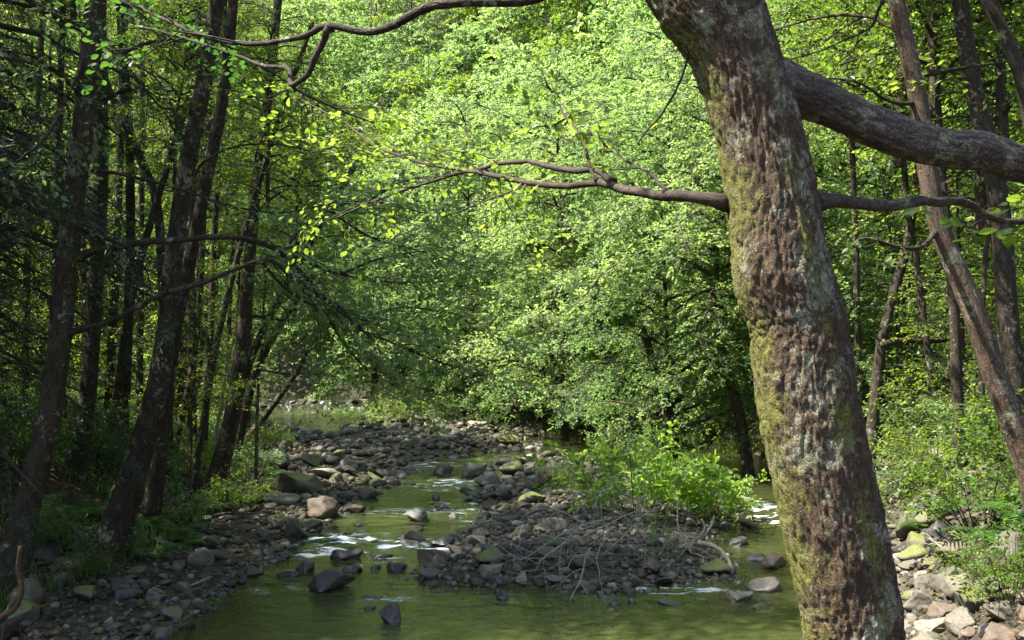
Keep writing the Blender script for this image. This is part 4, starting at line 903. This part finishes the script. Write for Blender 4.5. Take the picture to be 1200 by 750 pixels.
def stones():
    r = np.random.default_rng(33)
    # (px, py of the waterline, width px, height/width, tone, label)
    NS = [
        (383, 692, 64, .42, 'dark', 'large dark angular boulder standing in the foreground pool', 3), (460, 731, 32, .85, 'dark', 'small blocky dark stone in the pool, right of and nearer than the large dark boulder', 2),
        (337, 678, 30, .35, 'dark', 'low dark stone touching the left side of the large dark boulder', 1), (440, 705, 34, .3, 'dark', 'flat dark stone between the large dark boulder and the blocky one', 4),
        (432, 716, 26, .3, 'grey', 'flat half-sunken stone just behind the blocky dark stone', 5),
        (352, 578, 80, .35, 'mossy', 'long sunlit mossy slab on the left stone beach', 0), (378, 606, 42, .6, 'brown', 'rounded sunlit brown boulder in front of the long mossy slab', 1), (335, 590, 60, .25, 'pale', 'flat pale slab below the long mossy slab', 4), (415, 602, 30, .5, 'brown', 'dark brown boulder right of the rounded sunlit one', 7),
        (316, 573, 46, .3, 'mossy', 'mossy slab at the grass edge, left of the long one', 6), (385, 560, 40, .3, 'pale', 'pale flat stone on top of the lit left beach', 8),
        (556, 560, 30, .75, 'pale', 'pale round boulder at the upstream tip of the midstream bar', 7), (575, 570, 40, .45, 'dark', 'dark stone at the water below the pale round boulder', 2), (602, 558, 34, .6, 'mossy', 'mossy boulder right of the pale round boulder', 9), (637, 572, 38, .6, 'brown', 'brown angular boulder near the pale feathery shrub', 3), (668, 545, 30, .3, 'pale', 'flat pale stone behind the pale feathery shrub', 4),
        (588, 583, 28, .5, 'dark', 'dark stone alone in the water before the brown angular boulder', 5), (490, 612, 32, .6, 'dark', 'dark pointed stone in midstream, left of the cobbles', 2), (610, 598, 26, .5, 'brown', 'small reddish stone at the water edge of the midstream bar', 10),
        (508, 660, 46, .5, 'brown', 'broad brown boulder at the left end of the midstream cobbles', 1), (537, 652, 30, .5, 'grey', 'round grey boulder behind the left end of the cobbles', 8), (507, 676, 34, .35, 'grey', 'flat grey stone at the pool edge of the cobbles', 4), (577, 675, 32, .5, 'pale', 'pale boulder in the middle of the cobbles', 7), (640, 655, 36, .4, 'mossy', 'mossy flat stone in the middle of the cobbles', 6), (575, 660, 40, .45, 'mossy', 'mossy dark boulder left of the middle of the cobbles', 9), (613, 632, 32, .5, 'pale', 'pale round stone behind the cobbles', 11), (648, 622, 40, .5, 'pale', 'smooth pale boulder at the left foot of the bright shrub', 1), (590, 705, 18, .8, 'dark', 'small dark stone standing off the pool edge of the cobbles', 2),
        (560, 640, 36, .45, 'grey', 'grey boulder sloping towards the left riffle', 0), (680, 690, 24, .4, 'grey', 'grey stone under the dead twigs', 5),
        (900, 692, 50, .45, 'pale', 'pale flat boulder beside the left side of the big trunk', 4), (905, 668, 36, .6, 'brown', 'brown boulder behind the pale flat one by the big trunk', 3), (868, 706, 34, .5, 'grey', 'grey boulder at the pool edge under the driftwood', 7), (890, 716, 28, .4, 'mossy', 'small mossy stone at the pool edge by the big trunk', 6), (790, 710, 40, .25, 'pale', 'flat pale slab at the pool edge right of the dead twigs', 4), (840, 672, 40, .4, 'mossy', 'mossy boulder in the right riffle', 9), (862, 640, 34, .35, 'dark', 'dark flat stone in the right channel', 5),
        (1185, 672, 66, .7, 'grey', 'largest tilted boulder at the right edge', 3), (1128, 665, 56, .6, 'brown', 'large brown boulder left of the largest tilted one', 8), (1155, 700, 54, .5, 'pale', 'oblong pale boulder below the largest tilted one', 1), (1110, 690, 38, .6, 'grey', 'grey rounded boulder below the large brown one', 7), (1142, 716, 44, .7, 'mossy', 'greenish standing boulder below the oblong pale one', 6), (1080, 712, 44, .5, 'grey', 'grey boulder against the right side of the big trunk', 0), (1082, 690, 32, .55, 'grey', 'small grey boulder above the one against the big trunk', 11), (1105, 722, 36, .45, 'brown', 'brown boulder low in the right pile', 10), (1172, 728, 40, .5, 'grey', 'grey boulder at the bottom right of the pile', 2), (1072, 660, 42, .5, 'mossy', 'mossy boulder at the top left of the right pile', 9), (1100, 640, 50, .6, 'dark', 'dark boulder in the shade above the right pile', 3), (1070, 625, 46, .7, 'mossy', 'bright mossy rock above the right pile beside the big trunk', 6), (1095, 745, 40, .5, 'pale', 'pale boulder at the bottom of the right pile', 7), (1095, 615, 44, .5, 'mossy', 'mossy rock right of the bright mossy rock', 9),
        (205, 726, 30, .5, 'mossy', 'mossy boulder on the dark gravel at the pool edge', 6), (103, 702, 34, .5, 'mossy', 'greenish boulder under the dark bank at the bottom left', 9), (135, 740, 26, .5, 'grey', 'grey stone at the bottom of the dark gravel beach', 4), (185, 645, 40, .4, 'mossy', 'mossy boulder below the ferns on the left bank', 0), (295, 676, 24, .5, 'brown', 'reddish stone at the water edge of the dark gravel beach', 10), (70, 690, 30, .6, 'grey', 'grey upright stone in the dark bottom left corner', 3), (255, 655, 30, .4, 'grey', 'grey flat stone high on the dark gravel beach', 8), (325, 648, 30, .35, 'brown', 'brown flat stone at the left riffle', 5),
        (430, 585, 30, .45, 'brown', 'brown stone in the middle of the far cobbles', 3), (450, 562, 30, .5, 'grey', 'grey stone at the right end of the lit left beach', 8), (325, 547, 50, .45, 'dark', 'dark boulder under the bush at the left bank', 2), (595, 520, 36, .3, 'mossy', 'long mossy stone on the far bank behind the pale round boulder', 6), (505, 500, 30, .3, 'pale', 'pale stone on the crest of the far gravel', 4), (560, 500, 26, .3, 'pale', 'sunlit pale stone right of the crest of the far gravel', 7), (470, 497, 24, .4, 'mossy', 'mossy stone at the left end of the far gravel crest', 9),
    ]
    LM = []
    for px, py, w, hr, tone, lab, k in NS:
        p = ground_at(px, py); p[2] = max(p[2], -.04); sz = w / F * p[1]
        big = px > 1060
        stone(p, (sz, sz * r.uniform(.7, 1.0), sz * hr * 1.3), tone, lab, k, r.uniform(-.4, .4), sink=.25, tilt=(r.normal(0, .12), r.normal(0, .15) - (.35 if 'tilted' in lab or 'oblong' in lab else 0)), cat='boulder' if 'boulder' in lab else 'stone')
    LMk = [(383, 692, 'the large dark boulder'), (352, 578, 'the long mossy slab'), (556, 560, 'the pale round boulder'), (508, 660, 'the broad brown boulder'), (648, 622, 'the smooth pale boulder'), (745, 605, 'the bright shrub'), (840, 660, 'the driftwood'),
           (900, 692, 'the pale flat boulder by the big trunk'), (1185, 672, 'the largest tilted boulder'), (1080, 712, 'the big trunk foot'), (205, 726, 'the mossy boulder on the dark gravel'), (248, 582, 'the stream-side trunk'), (490, 612, 'the dark pointed stone'), (325, 547, 'the dark boulder under the bush'), (505, 500, 'the crest of the far gravel'), (350, 500, 'the weir pool'), (660, 700, 'the dead twigs'), (577, 675, 'the pale boulder in the cobbles')]
    # several hundred further stones, thrown on wherever the bed is gravel
    cand = []
    tries = 0
    while len(cand) < 226 and tries < 6000:
        tries += 1
        py = 492 + 262 * r.random() ** .8; px = r.uniform(-10, 1210)
        if len(cand) < 30: px, py = r.uniform(1052, 1215), r.uniform(635, 760)
        mid = 30 <= len(cand) < 95
        if mid: px, py = r.uniform(300, 640), r.uniform(535, 682)
        if 915 < px < 1050: continue
        if 225 < px < 915 and py > 690: continue
        p = ground_at(px, py)
        bl, br = np.interp(p[1], TY, BL), np.interp(p[1], RY, BR)
        rp = px > 1050
        if not (bl - .5 < p[0] < br + (2.2 if rp else .9)): continue
        if not mid and p[2] < -.13 + .1 * r.random() and not (r.random() < (.35 if py < 675 and 350 < px < 640 else .06)): continue
        dia = float(np.clip(r.lognormal(-1.52, .42), .1, .5)) * (1.35 if rp else 1)
        dia *= np.interp(p[1], [8, 15, 30, 45], [.95, 1.05, 1.5, 2.0])
        if any((p[0] - a) ** 2 + (p[1] - b) ** 2 < ((c + dia / 2) * .8) ** 2 for a, b, c in placed): continue
        shade_left = p[0] < bl + 1.7 and p[1] < 14
        tone = r.choice(['grey', 'brown', 'dark', 'mossy', 'pale'], p=[.24, .32, .16, .20, .08] if not rp else [.32, .18, .16, .30, .04])
        if mid and p[2] < .02: tone = r.choice(['dark', 'mossy', 'brown', 'grey'], p=[.4, .2, .3, .1]); dia *= .85
        hr = r.uniform(.35, .8); k = int(r.integers(12))
        placed.append((p[0], p[1], dia / 2)); cand.append((px, py, p, dia, tone, hr, k, rp))
    labs = {}
    rows = []
    for c in cand:
        px, py, p, dia, tone, hr, k, rp = c
        d = [math.hypot((px - a) * .6, (py - b) * 1.5) for a, b, _ in LMk]; j = int(np.argmin(d)); a, b, nm = LMk[j]
        dx, dy = px - a, (py - b) * 1.8
        rel = ('right of' if dx > 0 else 'left of') if abs(dx) > abs(dy) * 1.2 else ('in front of' if dy > 0 else 'behind')
        wpx = dia / p[1] * F
        far = 'close' if d[j] < 45 else 'a little way' if d[j] < 90 else 'well'
        size = 'small' if wpx < 15 else ('medium' if wpx < 24 else 'larger'); form = 'flat' if hr < .5 else ('rounded' if hr < .65 else 'chunky')
        tn = {'dark': 'dark', 'grey': 'grey', 'brown': 'brown', 'mossy': 'mossy', 'pale': 'pale'}[tone]
        far = 'close' if d[j] < 45 else 'a little way' if d[j] < 90 else 'well'
        lab_ = '%s %s %s stone %s %s %s' % (size, form, tn, far, rel, nm)
        rows.append(lab_ if len(lab_.split()) <= 16 else lab_.replace(far + ' ', ''))
    for lab in sorted(set(rows)):
        ii = sorted([i for i, q in enumerate(rows) if q == lab], key=lambda i: cand[i][1])
        if len(ii) == 2:
            for i, w_ in zip(ii, ('farther', 'nearer')):
                q = w_ + ' ' + lab
                rows[i] = q if len(q.split()) <= 16 else q.replace(' a little way', '').replace(' close', '').replace(' well', '')
    gof = {}
    for c, lab in zip(cand, rows):
        px, py, p, dia, tone, hr, k, rp = c
        grp = 'boulders of the right bank pile' if rp else ('stones of the dark left beach' if px < 330 and py > 610 else 'cobbles of the stream bed'); grp = gof.setdefault(lab, grp)
        placed.pop(0) if False else None
        stone(p, (dia, dia * r.uniform(.65, 1), dia * hr), tone, lab, k, r.uniform(0, 6.28), grp, (r.normal(0, .2), r.normal(0, .2)), sink=r.uniform(.18, .35))
    # pebbles and shingle: nobody could count them
    g = {}
    base = [rock_verts(SV, 300 + k, 6, .2) for k in range(8)]
    n = 30000
    py = 490 + 265 * r.random(n) ** 1.35; px = r.uniform(-20, 1220, n)
    p0 = np.array([at(a, b, 1.0) for a, b in zip(px, py)]); t = CAMZ / (CAMZ - p0[:, 2]); t *= r.uniform(.9, 1.04, n)
    X, Y = p0[:, 0] * t, t.copy(); Z = height(X, Y)
    bl, br = np.interp(Y, TY, BL), np.interp(Y, RY, BR)
    k = (X > bl - .8) & (X < br + 1.6) & (Z > -.12) & (Y < 44) & (Y > 5) & ~((X < np.interp(Y, TY, WL) - .35) & (Y < 13.5) & (r.random(n) < .55))
    X, Y, Z = X[k], Y[k], Z[k]; n = len(X)
    d = np.clip(r.lognormal(-2.75, .45, n),   .025, .16) * np.interp(Y, [8, 14, 20, 45], [.9, 1.3, 2.3, 4.0])
    Vs, Fs, Ts = [], [], []; nv = len(SV); off = 0
    B = np.stack(base); kk = r.integers(0, 8, n); a = r.uniform(0, 6.28, n)
    V = B[kk] * np.stack([d / 2, d / 2 * r.uniform(.6, 1, n), d / 2 * r.uniform(.4, .75, n)], -1)[:, None]
    ca, sa = np.cos(a)[:, None], np.sin(a)[:, None]
    V = np.stack([V[..., 0] * ca - V[..., 1] * sa, V[..., 0] * sa + V[..., 1] * ca, V[..., 2]], -1) + np.stack([X, Y, Z + d * .12], -1)[:, None]
    Fc = (SF[None] + (np.arange(n) * nv)[:, None, None]).reshape(-1, 3)
    m, nt, nd, lk = newmat('pebble')
    at_ = N(nt, 'ShaderNodeAttribute'); at_.attribute_name = 'tint'; ge = N(nt, 'ShaderNodeNewGeometry')
    col = ramp(nt, at_.outputs['Fac'], [(0, (.018, .014, .009)), (.3, (.045, .034, .021)), (.55, (.06, .064, .022)), (.7, (.085, .07, .05)), (.9, (.14, .118, .085)), (1, (.26, .23, .18))]).outputs[0]
    n2 = noise(nt, ge.outputs['Position'], 40, 4, .7); col = mixc(nt, n2.outputs['Fac'], mixc(nt, .5, col, (.02, .02, .015)), col)
    sx = N(nt, 'ShaderNodeSeparateXYZ'); lk.new(ge.outputs['Position'], sx.inputs[0])
    wet = ramp(nt, mth(nt, 'ADD', mth(nt, 'MULTIPLY', sx.outputs[2], 5), .3), [(.3, (1, 1, 1)), (.6, (0, 0, 0))])
    col = mixc(nt, wet.outputs[0], col, mixc(nt, .7, col, (.012, .012, .008)))
    p = N(nt, 'ShaderNodeBsdfPrincipled'); lk.new(col, p.inputs['Base Color']); lk.new(mth(nt, 'SUBTRACT', .8, mth(nt, 'MULTIPLY', wet.outputs[0], .45)), p.inputs['Roughness'])
    o = N(nt, 'ShaderNodeOutputMaterial'); lk.new(p.outputs[0], o.inputs[0])
    me = mesh_np('pebbles', V.reshape(-1, 3), [Fc], [m], True, {'tint': np.repeat(r.random(n), nv)})
    tag(link('pebbles', me), 'small pebbles and shingle covering the bed and beaches', 'pebbles', kind='stuff')
stones()

# ------------------------------------------------------------------ weir, driftwood, sticks
def extras():
    r = np.random.default_rng(61)
    p = at(350, 478, 45.6); base = np.array([p[0], 45.6, 0])
    root = thing('weir', base, 'low stone weir with white water across the stream in the distance', 'weir')
    for i in range(13):
        o = link('stone', rock_mesh(int(r.integers(12)), r.choice(['dark', 'brown', 'grey'])), root)
        o.location = (-2.6 + i * .46 + r.normal(0, .08), r.normal(.15, .15), r.uniform(.42, .62)); s = r.uniform(.22, .36)
        o.scale = (s * 1.2, s, s * .6); o.rotation_euler = (r.normal(0, .2), r.normal(0, .2), r.uniform(0, 6))
    g = Geo()
    x = np.linspace(-3.2, 3.4, 40); 
    V = []
    for yy, zz in ((.9, .45), (.9, .56), (1.3, .56), (1.3, .45)): V.append(np.stack([x, yy + .05 * fbm(x * 2, x * 0 + yy, None, 5, 2), zz + .04 * fbm(x * 3, x * 0 + zz * 9, None, 6, 2)], -1))
    V = np.concatenate(V); n = 40; q = np.arange(n - 1)
    f = np.concatenate([np.stack([a * n + q, a * n + q + 1, b * n + q + 1, b * n + q], -1) for a, b in ((0, 1), (1, 2), (2, 3), (3, 0))])
    link('sill', mesh_np('sill', V, [f], [ROCK['dark']]), root)

    def twigs(g, p, d, L, rad, depth, r, grav=.15):
        m = 7; pts = [p]; dd = unit(d)
        for i in range(m - 1):
            dd = unit(dd + r.normal(0, .16, 3) + np.array([0, 0, -grav])); pts.append(pts[-1] + dd * L / m)
        pts = np.array(pts); V, f, bk = tube(pts, np.linspace(rad, rad * .45, m), 6, cap=False); g.add(V, f, 0, bark=bk)
        if depth:
            for i in range(2, m):
                if r.random() < .85:
                    t = unit(pts[i] - pts[i - 1]); side = unit(np.cross(t, r.normal(0, 1, 3)))
                    twigs(g, pts[i], unit(t * .6 + side * .8), L * r.uniform(.35, .6), rad * .5, depth - 1, r, grav)
    # pale driftwood branch
    b = ground_at(850, 668); base = b
    root = thing('driftwood_branch', base, 'pale bare driftwood branch curving down with a fan of twigs, left of the big trunk', 'driftwood')
    Yd = b[1]; g = Geo()
    main = catmull([at(818, 636, Yd + .3), at(838, 641, Yd + .15), at(853, 655, Yd), at(860, 674, Yd - .15), at(876, 694, Yd - .3)], 24)
    V, f, bk = tube(main - base, np.linspace(.032, .013, 24), 8, .2, 4); g.add(V, f, 0, bark=bk)
    for i in range(9, 22):
        twigs(g, main[i] - base, np.array([-.8 + r.normal(0, .3), -.3 + r.normal(0, .3), -.55]), r.uniform(.3, .6), .008, 1, r)
    link('branch', g.mesh('branch', [DEADWOOD]), root)
    root = thing('driftwood_branch', base + np.array([-.3, .5, .02]), 'forked brown driftwood branch rising under the bright shrub', 'driftwood'); b2 = base + np.array([-.3, .5, .02]); g = Geo()
    for pp in ([(770, 652), (800, 640), (822, 630), (834, 615), (837, 605)], [(790, 650), (812, 636), (826, 620), (822, 608)]):
        m = catmull([at(x, y, Yd + .5) for x, y in pp], 18); V, f, bk = tube(m - b2, np.linspace(.024, .011, 18), 7, .2, 4); g.add(V, f, 0, bark=bk)
    for i in range(8): twigs(g, m[2 + i] - b2, np.array([-.7, -.4, .1]) + r.normal(0, .4, 3), .5, .007, 1, r)
    link('branch', g.mesh('branch', [DEADWOOD]), root)
    # drooping bare twigs over the pool
    specs = [((765, 612), (-.85, -.5, -.05), 1.35, 'bare grey twigs drooping from the bright shrub towards the pool', 12.2), ((712, 640), (-.7, -.5, .1), .95, 'pale dead twigs reaching into the pool at the left end of the dead wood', 11.0), ((700, 655), (-.8, -.35, -.1), .9, 'thin dead twigs lying over the cobbles', 10.8)]
    for (px, py), d, L, lab, Y in specs:
        b = at(px, py, Y - .9); b[2] = max(b[2], gz(b[0], b[1])) + .22; root = thing('dead_twigs', b, lab, 'dead twigs'); g = Geo()
        for k in range(4):
            twigs(g, r.normal(0, .15, 3) * [1, 1, .4], np.array(d) + np.array([0, 0, .12]) + r.normal(0, .42, 3), L * r.uniform(.6, 1.2), .009, 2, r, .06)
        link('twigs', g.mesh('twigs', [PALEWOOD]), root)
    # crooked stick bottom left
    b = at(4, 722, 5.6); root = thing('crooked_stick', b, 'crooked orange-brown stick leaning in the bottom left corner', 'stick'); g = Geo()
    for pp, a, c in (([(-30, 745), (0, 724), (18, 712), (25, 690), (21, 665), (24, 640)], .020, .011), ([(20, 700), (12, 712), (6, 730), (0, 760)], .010, .006)):
        m = catmull([at(x, y, 5.6) for x, y in pp], 26); V, f, bk = tube(m - b, np.linspace(a, c, 26), 9, .25, 4); g.add(V, f, 0, bark=bk)
    link('stick', g.mesh('stick', [bark_mat('stick_wood', (.12, .07, .036), (.24, .145, .08), scale=2.5, bump=.8)]), root)
    # fallen mossy log on the right bank
    a, c = at(1034, 404, 15), at(1108, 398, 15.6); root = thing('fallen_log', (a + c) / 2, 'pale greenish fallen log lying level among the slim right bank trunks', 'log')
    m = catmull([a, (a * 2 + c) / 3 + [0, 0, .03], (a + 2 * c) / 3, c], 20); V, f, bk = tube(m - (a + c) / 2, np.linspace(.055, .04, 20), 12, .2, 4); g = Geo(); g.add(V, f, 0, bark=bk, moss=np.full(len(V), .4))
    link('log', g.mesh('log', [BARK_DARK]), root)
    labs = ['thin fallen stick on the dark gravel below the wide-footed trunk', 'bent fallen stick on the left bank by the thick edge trunk', 'short fallen stick beside the mossy boulder on the dark gravel', 'long fallen stick lying across the bank behind the ferns', 'grey fallen stick among the boulders at the right edge', 'fallen stick at the foot of the stream-side trunk']
    for (px, py, L, an), lab in zip([(190, 690, .9, .4), (70, 665, 1.1, 1.0), (230, 715, .6, 2.5), (150, 600, 1.8, .2), (1150, 650, 1.0, 2.2), (270, 612, 1.2, .5)], labs):
        p = ground_at(px, py); root = thing('fallen_stick', p + [0, 0, .05], lab, 'stick'); g = Geo(); d = np.array([math.cos(an), math.sin(an), .05])
        m = catmull([-d * L / 2, -d * L / 6 + r.normal(0, .04, 3), d * L / 5 + r.normal(0, .05, 3), d * L / 2], 16); V, f, bk = tube(m, np.linspace(.022, .009, 16), 7, .25, 4); g.add(V, f, 0, bark=bk)
        twigs(g, m[9], d + r.normal(0, .5, 3), L * .4, .008, 1, r, .1); link('stick', g.mesh('stick', [PALEWOOD if 'grey' in lab or 'thin' in lab else BARK_LIMB]), root)
extras()

# ------------------------------------------------------------------ light, sky, camera
SUN_EL, SUN_AZ = RD(60), RD(-98)          # azimuth from +Y towards -X (sun ahead and to the left)
sd = Vector((math.sin(SUN_AZ) * math.cos(SUN_EL), math.cos(SUN_AZ) * math.cos(SUN_EL), math.sin(SUN_EL)))
w = bpy.data.worlds.new('World'); S.world = w; w.use_nodes = True
nt = w.node_tree; bg = nt.nodes['Background']
sky = nt.nodes.new('ShaderNodeTexSky'); sky.sky_type = 'NISHITA'; sky.sun_disc = False
sky.sun_elevation = SUN_EL; sky.sun_rotation = SUN_AZ; sky.air_density = 1.0; sky.dust_density = 1.5
nt.links.new(sky.outputs[0], bg.inputs[0]); bg.inputs[1].default_value = .13
sl = bpy.data.lights.new('sun', 'SUN'); sl.energy = 5.0; sl.angle = RD(.5); sl.color = (1, .95, .86)
so = bpy.data.objects.new('sun', sl); COL.objects.link(so); so.rotation_euler = sd.to_track_quat('Z', 'Y').to_euler()

cam = bpy.data.cameras.new('camera'); cam.sensor_width = 36; cam.lens = 36 * F / W0; cam.clip_end = 1000; cam.clip_start = .05
co = bpy.data.objects.new('camera', cam); COL.objects.link(co); co.location = (0, 0, CAMZ); co.rotation_euler = (math.pi / 2 + PITCH, 0, 0)
S.camera = co
S.view_settings.view_transform = 'Standard'; S.view_settings.look = 'None'; S.view_settings.exposure = 2.08; S.view_settings.gamma = 1
c = S.cycles
c.max_bounces = 8; c.diffuse_bounces = 4; c.glossy_bounces = 3; c.transmission_bounces = 4; c.transparent_max_bounces = 6
c.sample_clamp_indirect = 6; c.use_denoising = True; c.caustics_reflective = False; c.caustics_refractive = False
S.render.use_persistent_data = False
